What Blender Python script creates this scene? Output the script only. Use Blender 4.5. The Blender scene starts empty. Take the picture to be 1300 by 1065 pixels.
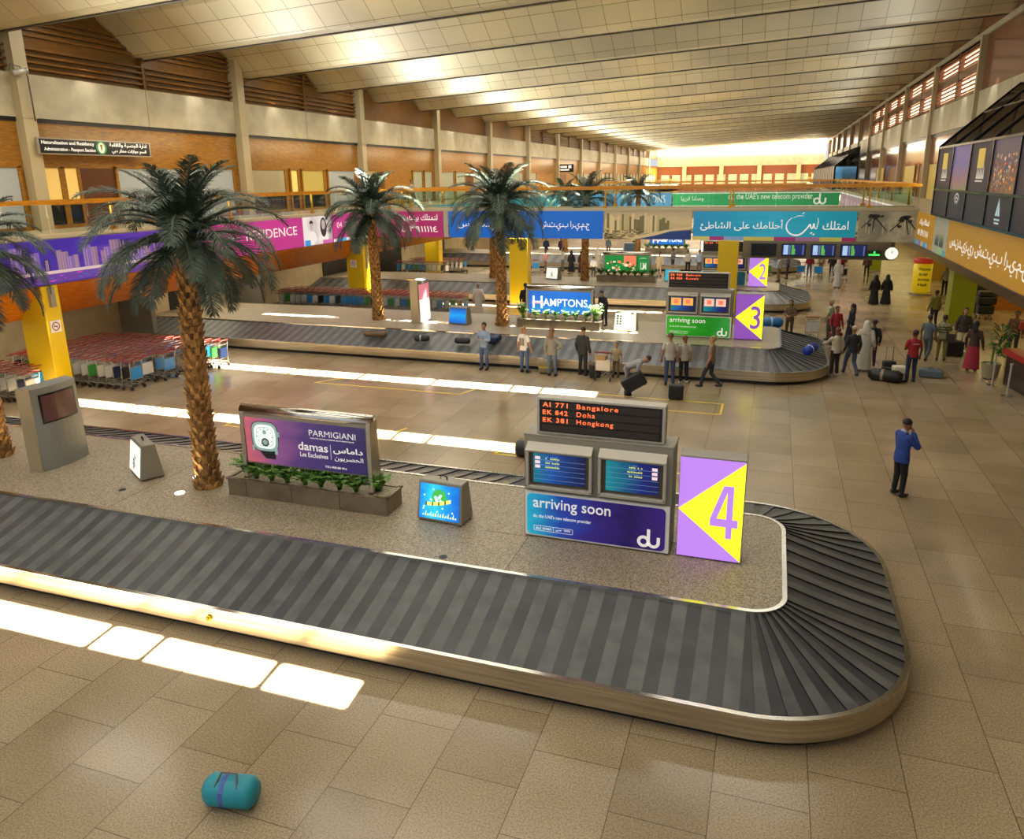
SUN_E, SKY_E, WASH_E, UP_E, COR_E, WORLD_E, EXPO = 150.0, 980.0, 260.0, 1000.0, 130.0, .8, 0.0
import bpy, bmesh, math, random
from mathutils import Vector, Matrix
random.seed(7)
C = bpy.context.scene.collection
sc = bpy.context.scene
PI = math.pi
rad = math.radians

# ------------------------------------------------------------------ materials
def lin(h):
    h = h.lstrip('#')
    v = [int(h[i:i+2], 16)/255 for i in (0, 2, 4)]
    return tuple((c/12.92 if c <= .04045 else ((c+.055)/1.055)**2.4) for c in v) + (1,)
MATS = {}
def M(key, col='#888888', rough=.5, metal=0, emit=None, es=1.0, spec=.5):
    if key in MATS: return MATS[key]
    m = bpy.data.materials.new(key); m.use_nodes = True
    b = m.node_tree.nodes['Principled BSDF']
    b.inputs['Base Color'].default_value = lin(col)
    b.inputs['Roughness'].default_value = rough
    b.inputs['Metallic'].default_value = metal
    b.inputs['Specular IOR Level'].default_value = spec
    if emit:
        b.inputs['Emission Color'].default_value = lin(emit)
        b.inputs['Emission Strength'].default_value = es
    MATS[key] = m
    return m
def E(key, col, es=1.0):      # prints and lit faces: one colour as base and as emission
    return M(key, col, .35, 0, col, es)
def nodes(m): return m.node_tree.nodes, m.node_tree.links, m.node_tree.nodes['Principled BSDF']
def noise_mat(key, c1, c2, scale=20, rough=.5, metal=0, detail=3, stretch=(1,1,1), lo=.35, hi=.65, bump=0, spec=.5):
    m = M(key, c1, rough, metal, spec=spec); n, l, b = nodes(m)
    tc = n.new('ShaderNodeTexCoord'); mp = n.new('ShaderNodeMapping'); mp.inputs['Scale'].default_value = stretch
    l.new(tc.outputs['Object'], mp.inputs['Vector'])
    nz = n.new('ShaderNodeTexNoise'); nz.inputs['Scale'].default_value = scale; nz.inputs['Detail'].default_value = detail
    l.new(mp.outputs['Vector'], nz.inputs['Vector'])
    r = n.new('ShaderNodeValToRGB'); r.color_ramp.elements[0].position = lo; r.color_ramp.elements[1].position = hi
    r.color_ramp.elements[0].color = lin(c1); r.color_ramp.elements[1].color = lin(c2)
    l.new(nz.outputs['Fac'], r.inputs['Fac']); l.new(r.outputs['Color'], b.inputs['Base Color'])
    if bump:
        bp = n.new('ShaderNodeBump'); bp.inputs['Strength'].default_value = bump; bp.inputs['Distance'].default_value = .02
        l.new(nz.outputs['Fac'], bp.inputs['Height']); l.new(bp.outputs['Normal'], b.inputs['Normal'])
    return m
def grad_mat(key, cols, axis=0, es=1.0, noise=0.0, lo=0.0, hi=1.0):   # printed gradient along a generated axis
    m = M(key, '#000000', .35); n, l, b = nodes(m)
    tc = n.new('ShaderNodeTexCoord'); sp = n.new('ShaderNodeSeparateXYZ'); l.new(tc.outputs['Generated'], sp.inputs[0])
    src = sp.outputs[axis]
    if noise:
        nz = n.new('ShaderNodeTexNoise'); nz.inputs['Scale'].default_value = 4; nz.inputs['Detail'].default_value = 4
        l.new(tc.outputs['Generated'], nz.inputs['Vector'])
        a = n.new('ShaderNodeMath'); a.operation = 'MULTIPLY_ADD'; a.inputs[1].default_value = noise
        l.new(nz.outputs['Fac'], a.inputs[0]); l.new(src, a.inputs[2])
        s = n.new('ShaderNodeMath'); s.operation = 'SUBTRACT'; l.new(a.outputs[0], s.inputs[0]); s.inputs[1].default_value = noise*.5
        src = s.outputs[0]
    r = n.new('ShaderNodeValToRGB')
    el = r.color_ramp.elements
    while len(el) < len(cols): el.new(.5)
    for i, c in enumerate(cols):
        el[i].position = lo+(hi-lo)*i/(len(cols)-1); el[i].color = lin(c)
    l.new(src, r.inputs['Fac']); l.new(r.outputs['Color'], b.inputs['Base Color'])
    if es:
        l.new(r.outputs['Color'], b.inputs['Emission Color']); b.inputs['Emission Strength'].default_value = es
    return m
def glass_mat(key, tint='#E8F2EE', k=.12, rough=.02):
    m = bpy.data.materials.new(key); m.use_nodes = True; n = m.node_tree.nodes; l = m.node_tree.links; n.clear()
    o = n.new('ShaderNodeOutputMaterial'); t = n.new('ShaderNodeBsdfTransparent'); t.inputs[0].default_value = lin(tint)
    g = n.new('ShaderNodeBsdfGlossy'); g.inputs['Roughness'].default_value = rough
    fr = n.new('ShaderNodeLayerWeight'); fr.inputs['Blend'].default_value = .3
    mu = n.new('ShaderNodeMath'); mu.operation = 'MULTIPLY'; mu.inputs[1].default_value = k*3; l.new(fr.outputs['Fresnel'], mu.inputs[0])
    mx = n.new('ShaderNodeMixShader'); l.new(mu.outputs[0], mx.inputs[0]); l.new(t.outputs[0], mx.inputs[1]); l.new(g.outputs[0], mx.inputs[2])
    l.new(mx.outputs[0], o.inputs[0]); MATS[key] = m
    return m

# ------------------------------------------------------------------ mesh builder
class B:
    def __init__(s): s.v = []; s.f = []; s.m = []
    def add(s, vs, fs, mi=0):
        o = len(s.v); s.v += [tuple(v) for v in vs]
        for f in fs: s.f.append([o+i for i in f]); s.m.append(mi)
        return s
    def box(s, x0, x1, y0, y1, z0, z1, mi=0):
        return s.add([(x0,y0,z0),(x1,y0,z0),(x1,y1,z0),(x0,y1,z0),(x0,y0,z1),(x1,y0,z1),(x1,y1,z1),(x0,y1,z1)],
                     [(0,3,2,1),(4,5,6,7),(0,1,5,4),(1,2,6,5),(2,3,7,6),(3,0,4,7)], mi)
    def hexa(s, p, mi=0):     # 8 corner points ordered as in box
        return s.add(p, [(0,3,2,1),(4,5,6,7),(0,1,5,4),(1,2,6,5),(2,3,7,6),(3,0,4,7)], mi)
    def quad(s, a, b, c, d, mi=0): return s.add([a,b,c,d], [(0,1,2,3)], mi)
    def poly(s, pts, mi=0): return s.add(pts, [tuple(range(len(pts)))], mi)
    def prism(s, pts, d, mi=0):   # extrude polygon pts along vector d
        n = len(pts); d = Vector(d)
        vs = [Vector(p) for p in pts] + [Vector(p)+d for p in pts]
        return s.add(vs, [tuple(range(n))[::-1], tuple(range(n, 2*n))] + [(i, (i+1) % n, n+(i+1) % n, n+i) for i in range(n)], mi)
    def tube(s, pts, r, n=8, mi=0, caps=True):
        pts = [Vector(p) for p in pts]; rs = r if isinstance(r, (list, tuple)) else [r]*len(pts)
        o = len(s.v); up = Vector((0,0,1))
        for i, p in enumerate(pts):
            d = (pts[min(i+1, len(pts)-1)]-pts[max(i-1, 0)]).normalized()
            a = d.cross(up if abs(d.z) < .95 else Vector((1,0,0))).normalized(); b = d.cross(a)
            for k in range(n):
                t = 2*PI*k/n; s.v.append(tuple(p+(a*math.cos(t)+b*math.sin(t))*rs[i]))
        for i in range(len(pts)-1):
            for k in range(n):
                s.f.append([o+i*n+k, o+i*n+(k+1) % n, o+(i+1)*n+(k+1) % n, o+(i+1)*n+k]); s.m.append(mi)
        if caps:
            s.f.append([o+k for k in range(n)][::-1]); s.m.append(mi)
            s.f.append([o+(len(pts)-1)*n+k for k in range(n)]); s.m.append(mi)
        return s
    def lathe(s, prof, n=16, c=(0,0), mi=0):   # prof: (r, z)
        o = len(s.v)
        for r, z in prof:
            for k in range(n):
                t = 2*PI*k/n; s.v.append((c[0]+r*math.cos(t), c[1]+r*math.sin(t), z))
        for i in range(len(prof)-1):
            for k in range(n):
                s.f.append([o+i*n+k, o+i*n+(k+1) % n, o+(i+1)*n+(k+1) % n, o+(i+1)*n+k]); s.m.append(mi)
        s.f.append([o+k for k in range(n)][::-1]); s.m.append(mi)
        s.f.append([o+(len(prof)-1)*n+k for k in range(n)]); s.m.append(mi)
        return s
    def ball(s, c, r, n=12, m=8, mi=0):
        rx, ry, rz = r if isinstance(r, (list, tuple)) else (r, r, r)
        prof = [(math.sin(PI*i/m), -math.cos(PI*i/m)) for i in range(m+1)]
        o = len(s.v)
        for a, z in prof[1:-1]:
            for k in range(n):
                t = 2*PI*k/n; s.v.append((c[0]+rx*a*math.cos(t), c[1]+ry*a*math.sin(t), c[2]+rz*z))
        bt = len(s.v); s.v.append((c[0], c[1], c[2]-rz)); tp = len(s.v); s.v.append((c[0], c[1], c[2]+rz))
        for i in range(m-2):
            for k in range(n):
                s.f.append([o+i*n+k, o+i*n+(k+1) % n, o+(i+1)*n+(k+1) % n, o+(i+1)*n+k]); s.m.append(mi)
        for k in range(n):
            s.f.append([bt, o+(k+1) % n, o+k]); s.m.append(mi)
            s.f.append([tp, o+(m-2)*n+k, o+(m-2)*n+(k+1) % n]); s.m.append(mi)
        return s
    def build(s, name, mats, parent=None, loc=None, smooth=False, bevel=0):
        me = bpy.data.meshes.new(name); me.from_pydata(s.v, [], s.f)
        if not isinstance(mats, (list, tuple)): mats = [mats]
        for m in mats: me.materials.append(m)
        me.polygons.foreach_set('material_index', s.m)
        if smooth: me.polygons.foreach_set('use_smooth', [True]*len(s.f))
        me.update()
        o = bpy.data.objects.new(name, me); C.objects.link(o)
        if parent: o.parent = parent
        if loc: o.location = loc
        if bevel:
            md = o.modifiers.new('bevel', 'BEVEL'); md.width = bevel; md.segments = 2; md.limit_method = 'ANGLE'
        return o
def tag(o, label=None, cat=None, group=None, kind=None):
    if label: o['label'] = label
    if cat: o['category'] = cat
    if group: o['group'] = group
    if kind: o['kind'] = kind
    return o
def empty(name, loc=(0,0,0), rz=0, label=None, cat=None, group=None, kind=None):
    o = bpy.data.objects.new(name, None); C.objects.link(o); o.location = loc; o.rotation_euler = (0,0,rz)
    o.empty_display_size = .1
    return tag(o, label, cat, group, kind)
KIDS = {}
def kids(o): return list(o.children)
def copy_tree(o, parent=None):
    c = o.copy(); C.objects.link(c); c.parent = parent
    for ch in kids(o): copy_tree(ch, c)
    return c
def S(name, b, mats, **k):    # structure mesh
    o = b.build(name, mats, **k)
    if not k.get('parent'): o['kind'] = 'structure'
    return o

# ------------------------------------------------------------------ text
def text(s, size, mat, parent, loc, rot=(PI/2,0,0), align='LEFT', name='lettering', offset=0, space=1, extr=.003, sx=1, fit=None, fith=None):
    cu = bpy.data.curves.new('t', 'FONT'); cu.body = s; cu.size = size; cu.align_x = align; cu.offset = offset
    cu.extrude = extr; cu.space_character = space; cu.resolution_u = 3
    t = bpy.data.objects.new('t', cu); C.objects.link(t)
    dg = bpy.context.evaluated_depsgraph_get(); dg.update()
    me = bpy.data.meshes.new_from_object(t.evaluated_get(dg)); me.name = name
    bpy.data.objects.remove(t); bpy.data.curves.remove(cu)
    me.materials.clear(); me.materials.append(mat)
    if len(me.vertices) == 0: return None
    xs = [v.co.x for v in me.vertices]; ys = [v.co.y for v in me.vertices]
    w = max(xs)-min(xs); h = max(ys)-min(ys)
    kx = sx; ky = 1
    if fit: kx = fit/w
    if fith: ky = fith/h
    if fit or fith:
        x0 = min(xs); y0 = min(ys)
        for v in me.vertices: v.co.x = (v.co.x-x0)*kx; v.co.y = (v.co.y-y0)*ky
    elif sx != 1:
        for v in me.vertices: v.co.x *= kx
    o = bpy.data.objects.new(name, me); C.objects.link(o); o.parent = parent; o.location = loc; o.rotation_euler = rot
    return o
AF = {}
for row in 'ا,FE8D,2;أ,FE83,2;ب,FE8F,4;ت,FE95,4;ج,FE9D,4;ح,FEA1,4;خ,FEA5,4;د,FEA9,2;ر,FEAD,2;ز,FEAF,2;س,FEB1,4;ش,FEB5,4;ص,FEB9,4;ط,FEC1,4;ع,FEC9,4;ف,FED1,4;ق,FED5,4;ك,FED9,4;ل,FEDD,4;م,FEE1,4;ن,FEE5,4;ه,FEE9,4;و,FEED,2;ي,FEF1,4;ى,FEEF,2;ة,FE93,2;ئ,FE89,4'.split(';'):
    ch, cp, n = row.split(','); AF[ch] = [chr(int(cp, 16)+i) for i in range(int(n))]
def ar(s):
    out = []
    for i, c in enumerate(s):
        if c not in AF: out.append(c); continue
        f = AF[c]
        pj = i > 0 and s[i-1] in AF and len(AF[s[i-1]]) == 4
        nj = len(f) == 4 and i+1 < len(s) and s[i+1] in AF
        out.append(f[(1 if pj else 0)+(2 if nj else 0)])
    return ''.join(reversed(out))
# ------------------------------------------------------------------ surfaces
def floor_mat():
    m = M('granite_floor', '#9A7F62', .16, spec=.5); n, l, b = nodes(m)
    tc = n.new('ShaderNodeTexCoord')
    br = n.new('ShaderNodeTexBrick'); br.offset = .5; br.inputs['Scale'].default_value = 1
    br.inputs['Brick Width'].default_value = 1.08; br.inputs['Row Height'].default_value = .74
    br.inputs['Mortar Size'].default_value = .006; br.inputs['Mortar Smooth'].default_value = .2; br.inputs['Bias'].default_value = 0
    br.inputs['Color1'].default_value = lin('#AE9D80'); br.inputs['Color2'].default_value = lin('#9E8C6E'); br.inputs['Mortar'].default_value = lin('#6A5846')
    br.offset_frequency = 2
    mp = n.new('ShaderNodeMapping'); mp.inputs['Rotation'].default_value = (0,0,PI/2); mp.inputs['Location'].default_value = (.3,.22,0)
    l.new(tc.outputs['Object'], mp.inputs['Vector']); l.new(mp.outputs[0], br.inputs['Vector'])
    br.inputs['Brick Width'].default_value = 1.3; br.inputs['Row Height'].default_value = 1.06
    nz = n.new('ShaderNodeTexNoise'); nz.inputs['Scale'].default_value = 42; nz.inputs['Detail'].default_value = 4; l.new(tc.outputs['Object'], nz.inputs['Vector'])
    r = n.new('ShaderNodeValToRGB'); r.color_ramp.elements[0].position = .36; r.color_ramp.elements[1].position = .62
    r.color_ramp.elements[0].color = (.42,.40,.38,1); r.color_ramp.elements[1].color = (1.1,1.08,1.04,1); l.new(nz.outputs['Fac'], r.inputs['Fac'])
    nb = n.new('ShaderNodeTexNoise'); nb.inputs['Scale'].default_value = .45; nb.inputs['Detail'].default_value = 3; l.new(tc.outputs['Object'], nb.inputs['Vector'])
    r2 = n.new('ShaderNodeValToRGB'); r2.color_ramp.elements[0].position = .3; r2.color_ramp.elements[1].position = .7
    r2.color_ramp.elements[0].color = (.74,.72,.68,1); r2.color_ramp.elements[1].color = (1.08,1.04,1.02,1); l.new(nb.outputs['Fac'], r2.inputs['Fac'])
    x = n.new('ShaderNodeMix'); x.data_type = 'RGBA'; x.blend_type = 'MULTIPLY'; x.inputs['Factor'].default_value = .62
    l.new(br.outputs['Color'], x.inputs['A']); l.new(r.outputs['Color'], x.inputs['B'])
    y = n.new('ShaderNodeMix'); y.data_type = 'RGBA'; y.blend_type = 'MULTIPLY'; y.inputs['Factor'].default_value = 1
    l.new(x.outputs['Result'], y.inputs['A']); l.new(r2.outputs['Color'], y.inputs['B'])
    l.new(y.outputs['Result'], b.inputs['Base Color'])
    rr = n.new('ShaderNodeMapRange'); rr.inputs['To Min'].default_value = .10; rr.inputs['To Max'].default_value = .3; l.new(nb.outputs['Fac'], rr.inputs['Value']); l.new(rr.outputs[0], b.inputs['Roughness'])
    return m
FLOOR = floor_mat()
ISLAND = noise_mat('speckled_terrazzo', '#6A5C48', '#B4A68C', 44, .45, detail=4, lo=.36, hi=.64)
def wood(key, c1, c2, rough=.32, sc_=1.0, vertical=False):
    m = noise_mat(key, c1, c2, 3*sc_, rough, detail=5, stretch=(1,1,9) if not vertical else (9,9,.8), lo=.3, hi=.7)
    return m
WOODL = wood('oiled_wood_left', '#6A4610', '#976818')
WOODR = wood('glossy_wood_right', '#5A3322', '#7F4E36', .12)
WOODD = wood('louver_wood', '#56360F', '#74501C')
WOODRAIL = wood('rail_wood', '#A86A14', '#C98A24', .25)
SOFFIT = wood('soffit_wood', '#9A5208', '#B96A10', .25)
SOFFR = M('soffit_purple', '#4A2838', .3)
BEIGE = noise_mat('beige_panel', '#9C947C', '#ACA48A', 1.2, .45)
CREAM = noise_mat('cream_plaster', '#B9A582', '#C6B491', 1.5, .7)
COLB = M('pilaster_beige', '#A89C7C', .5)
BLACK = M('black_gloss', '#0B0B0E', .3)
DARK = M('dark_void', '#080808', .7)
YEL = M('yellow_paint', '#D2B012', .35)
YELG = M('yellow_green_paint', '#8E9410', .35)
STEEL = noise_mat('brushed_steel', '#A89C84', '#C4B89E', 2.5, .32, .85, stretch=(.3,.3,8))
CHROME = M('chrome', '#C8C4BA', .18, 1)
ALU = M('aluminium_grey', '#8E897A', .4, .3)
ALUL = M('aluminium_light', '#B5B0A2', .4, .3)
BRONZE = noise_mat('bronze_panel', '#6E6250', '#857860', 2, .35, .4)
RUBBER = M('belt_rubber', '#3C3E40', .38)
def belt_mat():
    m = noise_mat('belt_slats', '#303234', '#414345', 1.4, .42, detail=4)
    return m
BELT = belt_mat()
BELT2 = noise_mat('belt_slat_worn_edge', '#4A4C4C', '#5C5E5C', 3, .4)
FROST = M('frosted_pane', '#8E9694', .3, 0, '#B9C4C4', .10)
PALEP = M('blind_pane', '#948C6C', .5, 0, '#C8BC90', .08)
WARM = M('lit_office_pane', '#D8B868', .4, 0, '#E0BC68', .30)
OLIVEP = M('olive_pane', '#A09048', .4, 0, '#B8A050', .16)
GREENP = M('green_frosted_pane', '#8A927E', .35, 0, '#A8B49C', .08)
DOORD = M('dark_door', '#4A2608', .35)
DGLASS = M('dark_glass', '#15181A', .08)
WHITE = M('white_paint', '#E8E6E0', .4)
WTEXT = M('white_lettering', '#F2F0EA', .5, 0, '#F2F0EA', .35)
GLASS = glass_mat('balustrade_glass', '#F4F8F6', .08)
CLEAR = glass_mat('booth_glass', '#6A7068', .22, .03)
CEIL = None
def ceil_mat():
    m = M('ceiling_tiles', '#A3977C', .42, .2); n, l, b = nodes(m)
    tc = n.new('ShaderNodeTexCoord'); mp = n.new('ShaderNodeMapping'); l.new(tc.outputs['Object'], mp.inputs['Vector'])
    mp.inputs['Scale'].default_value = (1, 1, 0)
    br = n.new('ShaderNodeTexBrick'); br.offset = 0; br.inputs['Scale'].default_value = 1
    br.inputs['Brick Width'].default_value = 1.1; br.inputs['Row Height'].default_value = .9
    br.inputs['Mortar Size'].default_value = .012; br.inputs['Bias'].default_value = .1
    br.inputs['Color1'].default_value = lin('#CCC8B6'); br.inputs['Color2'].default_value = lin('#C0BCAA'); br.inputs['Mortar'].default_value = lin('#6E6450')
    l.new(mp.outputs[0], br.inputs['Vector'])
    nz = n.new('ShaderNodeTexNoise'); nz.inputs['Scale'].default_value = .16; nz.inputs['Detail'].default_value = 2; l.new(tc.outputs['Object'], nz.inputs['Vector'])
    r = n.new('ShaderNodeValToRGB'); r.color_ramp.elements[0].position = .35; r.color_ramp.elements[1].position = .65
    r.color_ramp.elements[0].color = lin('#D2CBC0'); r.color_ramp.elements[1].color = lin('#F6ECC8'); l.new(nz.outputs['Fac'], r.inputs['Fac'])
    x = n.new('ShaderNodeMix'); x.data_type = 'RGBA'; x.blend_type = 'MULTIPLY'; x.inputs['Factor'].default_value = .8
    l.new(br.outputs['Color'], x.inputs['A']); l.new(r.outputs['Color'], x.inputs['B']); l.new(x.outputs['Result'], b.inputs['Base Color'])
    n2 = n.new('ShaderNodeTexNoise'); n2.inputs['Scale'].default_value = 1.6; l.new(tc.outputs['Object'], n2.inputs['Vector'])
    bp = n.new('ShaderNodeBump'); bp.inputs['Strength'].default_value = .25; bp.inputs['Distance'].default_value = .05
    l.new(n2.outputs['Fac'], bp.inputs['Height']); l.new(bp.outputs['Normal'], b.inputs['Normal'])
    return m
CEIL = ceil_mat()
SHADOW_GAP = M('ceiling_shadow_gap', '#4A4336', .6)  # dark colour of the ridge strips that stand for the shadow gap
# ------------------------------------------------------------------ the hall
XW0, XW1, XG0, XG1 = -27.5, 9.85, -22.39, 6.37
YE = 190.0
DK = 5.14; BB = 3.69            # gallery deck level, lower edge of the banners
b = B()
b.box(-27.6, 16, -6, YE+1, -.3, 0)
S('floor', b, FLOOR)
# left wall: lower plaster, upper board, beige band
PIL = [22.8+12.7*k for k in range(-2, 13)]
b = B()
b.box(XW0-.4, XW0, -6, YE, 0, DK)
S('wall_left', b, CREAM)
b = B(); b.box(XW0-.4, XW0, -6, YE, DK, 9.2, 0)
wl = S('wall_left_upper', b, WOODL)
b = B(); b.box(XW0-.4, XW0+.06, -6, YE, 9.2, 9.36); S('black_stripe', b, BLACK, parent=wl)
b = B()
for i in range(len(PIL)-1): 
    for a in (0, .5): b.box(XW0-.4, XW0+.10, PIL[i]+12.7*a+.02, PIL[i]+12.7*(a+.5)-.01, 9.36, 10.95)
S('beige_band', b, BEIGE, parent=wl)
b = B(); b.box(XW0-.5, XW0-.1, -6, YE, 10.95, 15.6); S('upper_boarding', b, WOODD, parent=wl)
for i in range(len(PIL)-1):          # louvre rows in each bay under the roof
    b = B(); y0, y1 = PIL[i], PIL[i+1]
    if i in (4, 5, 6): continue
    for (a0, a1) in ((y0+.5, y0+6.3), (y0+6.5, y1-.2)):
        for k in range(4):
            z = 11.12+.24*k
            b.hexa([(XW0-.1,a0,z),(XW0+.1,a0,z+.02),(XW0+.1,a1,z+.02),(XW0-.1,a1,z),(XW0-.1,a0,z+.13),(XW0+.1,a0,z+.09),(XW0+.1,a1,z+.09),(XW0-.1,a1,z+.13)])
        for k in range(4):
            z = 12.35+.22*k
            b.box(XW0-.1, XW0+.05, a0, a1, z, z+.09)
        b.box(XW0-.1, XW0+.12, a1, a1+.14, 11.0, 14)
    S('louver', b, WOODD, parent=wl)
for i, y in enumerate(PIL):
    b = B(); b.box(XW0-.1, XW0+.42, y-.28, y+.28, DK, 13.2); b.box(XW0-.1, XW0+.47, y-.29, y+.29, 9.3, 9.34)
    S('trim_%d' % (i+1), b, COLB)
# right wall
b = B(); b.box(XW1, XW1+.4, -6, YE, DK-.3, 9.15); wr = S('wall_right', b, WOODR)
b = B(); b.box(XW1-.05, XW1+.4, -6, YE, 9.15, 9.36); S('black_stripe', b, BLACK, parent=wr)
b = B()
for i in range(len(PIL)-1):
    for a in (0, .5): b.box(XW1-.1, XW1+.4, PIL[i]+12.7*a+.02, PIL[i]+12.7*(a+.5)-.01, 9.36, 10.95)
S('beige_band', b, BEIGE, parent=wr)
b = B()
for i in range(len(PIL)-1):
    y0, y1 = PIL[i], PIL[i+1]
    if i in (4, 5, 6, 7): b.box(XW1, XW1+.4, y0, y1, 13.6, 15.6)
    else: b.box(XW1, XW1+.4, y0, y1, 10.95, 15.6)
S('upper_boarding', b, WOODR, parent=wr)
b = B(); b.box(XW1-.12, XW1+.3, -6, YE, 13.7, 13.98); S('roof_edge_beam', b, BEIGE, parent=wr)
SKY = M('daylight_behind_louvers', '#FFFFFF', .5, 0, '#FFE2BE', 3.2)
for i in (4, 5, 6, 7):
    y0, y1 = PIL[i]+.25, PIL[i+1]-.1
    b = B(); ym = (y0+y1)/2
    w = B(); w.box(XW1+.3, XW1+.34, y0, y1, 10.95, 13.7); 
    wo = S('window_%d' % (60+i), w, SKY)
    b.box(XW1, XW1+.2, y0, y1, 10.95, 11.2); b.box(XW1, XW1+.2, y0, y1, 12.15, 12.6); b.box(XW1, XW1+.2, y0, y1, 13.5, 13.7)
    for yy in (y0, ym, y1): b.box(XW1-.02, XW1+.25, yy-.16, yy+.16, 10.95, 13.7)
    b.build('window_frame', WOODR, wo)
    b = B()
    for zz in (11.2, 12.6):
        for k in range(4):
            z = zz+.04+.235*k
            b.hexa([(XW1,y0,z),(XW1+.22,y0,z+.07),(XW1+.22,y1,z+.07),(XW1,y1,z),(XW1,y0,z+.1),(XW1+.22,y0,z+.17),(XW1+.22,y1,z+.17),(XW1,y1,z+.1)])
    b.build('louver', M('louver_orange_wood', '#A05A1C', .5), wo)
for i, y in enumerate(PIL):
    b = B(); b.box(XW1-.3, XW1+.1, y-.17, y+.17, DK, 13.7)
    S('trim_%d' % (i+30), b, COLB)
# windows on the gallery wall, left
WIN = [(20.9,22.2,'F'),(23.3,24.0,'W'),(24.25,24.85,'W'),(26.95,30.75,'F'),(31.25,34.6,'F'),(35.85,39.2,'P'),(39.85,40.5,'W'),(41.05,43.35,'O'),(43.95,47.2,'F'),
       (48.6,50.5,'P'),(56.35,58.0,'G'),(58.5,59.9,'G'),(61.2,64.5,'G'),(65.1,67.3,'G'),(69.3,72.4,'G'),(73.9,78.2,'G'),(79.6,84.6,'G'),(87.0,89.8,'G'),(110,113,'G'),(114,118,'G')]
y = 120
while y < 185:
    WIN.append((y, y+2.6, 'G')); y += 3.3
PM = dict(F=FROST, W=WARM, P=PALEP, O=OLIVEP, G=GREENP)
for i, (y0, y1, k) in enumerate(WIN):
    b = B(); x = XW0+.04
    b.box(XW0-.02, x, y0, y1, 6.15 if k in 'WPO' else DK+.12, 7.5)
    w = S('window_%d' % (i+1), b, PM[k])
    if k in 'WPO':
        b = B(); b.box(XW0-.02, x, y0, y1, DK+.15, 6.1); b.build('lower_pane', DGLASS, w)
    f = B(); t = .13
    f.box(x-.03, x+.06, y0-t, y0, DK, 7.56); f.box(x-.03, x+.06, y1, y1+t, DK, 7.56); f.box(x-.03, x+.06, y0-t, y1+t, 7.5, 7.62)
    f.box(x-.03, x+.05, y0, y1, 6.05, 6.15) if k in 'WPO' else None
    f.box(x-.03, x+.05, y0, y1, DK, DK+.14)
    f.build('window_frame', WOODL, w)
    if k == 'P':
        b = B()
        for q in range(14): b.box(x, x+.015, y0+.1, y1-.5, 6.3+.08*q, 6.33+.08*q)
        b.build('blind', M('blind_slat', '#8F8868', .5), w)
b = B(); b.box(XW0-.02, XW0+.03, 24.98, 26.8, DK, 7.5); S('door_1', b, DOORD)
b = B(); b.box(XW0-.02, XW0+.03, 51.1, 51.6, DK, 7.5); b.box(XW0-.02, XW0+.03, 67.8, 68.9, DK, 7.5); S('door_2', b, DOORD)
b = B(); b.box(XW0-.02, XW0+.05, 99, 104, DK, 7.5); S('door_3', b, DOORD)
# right gallery doorways and wood posts
for i, (y0, y1) in enumerate(((49,50.2),(51,53.4),(54.5,56),(57.2,60),(62,64),(66,71),(75,80),(84,90))):
    b = B(); b.box(XW1-.04, XW1, y0, y1, DK, 7.4); w = S('window_%d' % (40+i), b, OLIVEP if i % 2 else DOORD)
    f = B(); f.box(XW1-.08, XW1-.02, y0-.2, y0, DK, 7.5); f.box(XW1-.08, XW1-.02, y1, y1+.2, DK, 7.5); f.build('window_frame', WOODL, w)
# end wall
b = B(); b.box(XW0, XW1, YE, YE+.4, 0, 9.2); we = S('wall_end', b, WOODR)
b = B(); b.box(XW0, XW1, YE-.6, YE+.3, 9.2, 11.6); S('end_parapet', b, BEIGE, parent=we)
b = B()
for k in range(14): b.box(XW0+1+2.6*k, XW0+2.9+2.6*k, YE-.1, YE, DK, 7.3)
S('end_panes', b, GREENP, parent=we)
b = B()
for k in range(4): b.box(XW0+6+8.5*k, XW0+6.9+8.5*k, YE-.8, YE, DK, 9.3)
S('end_pier', b, COLB, parent=we)
b = B(); b.box(XW0, XW1, 188.6, 188.7, 11.6, 15.5); S('window_80', b, M('end_clerestory_daylight', '#FFFFFF', .5, 0, '#FFF8EC', 1.8))
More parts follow.
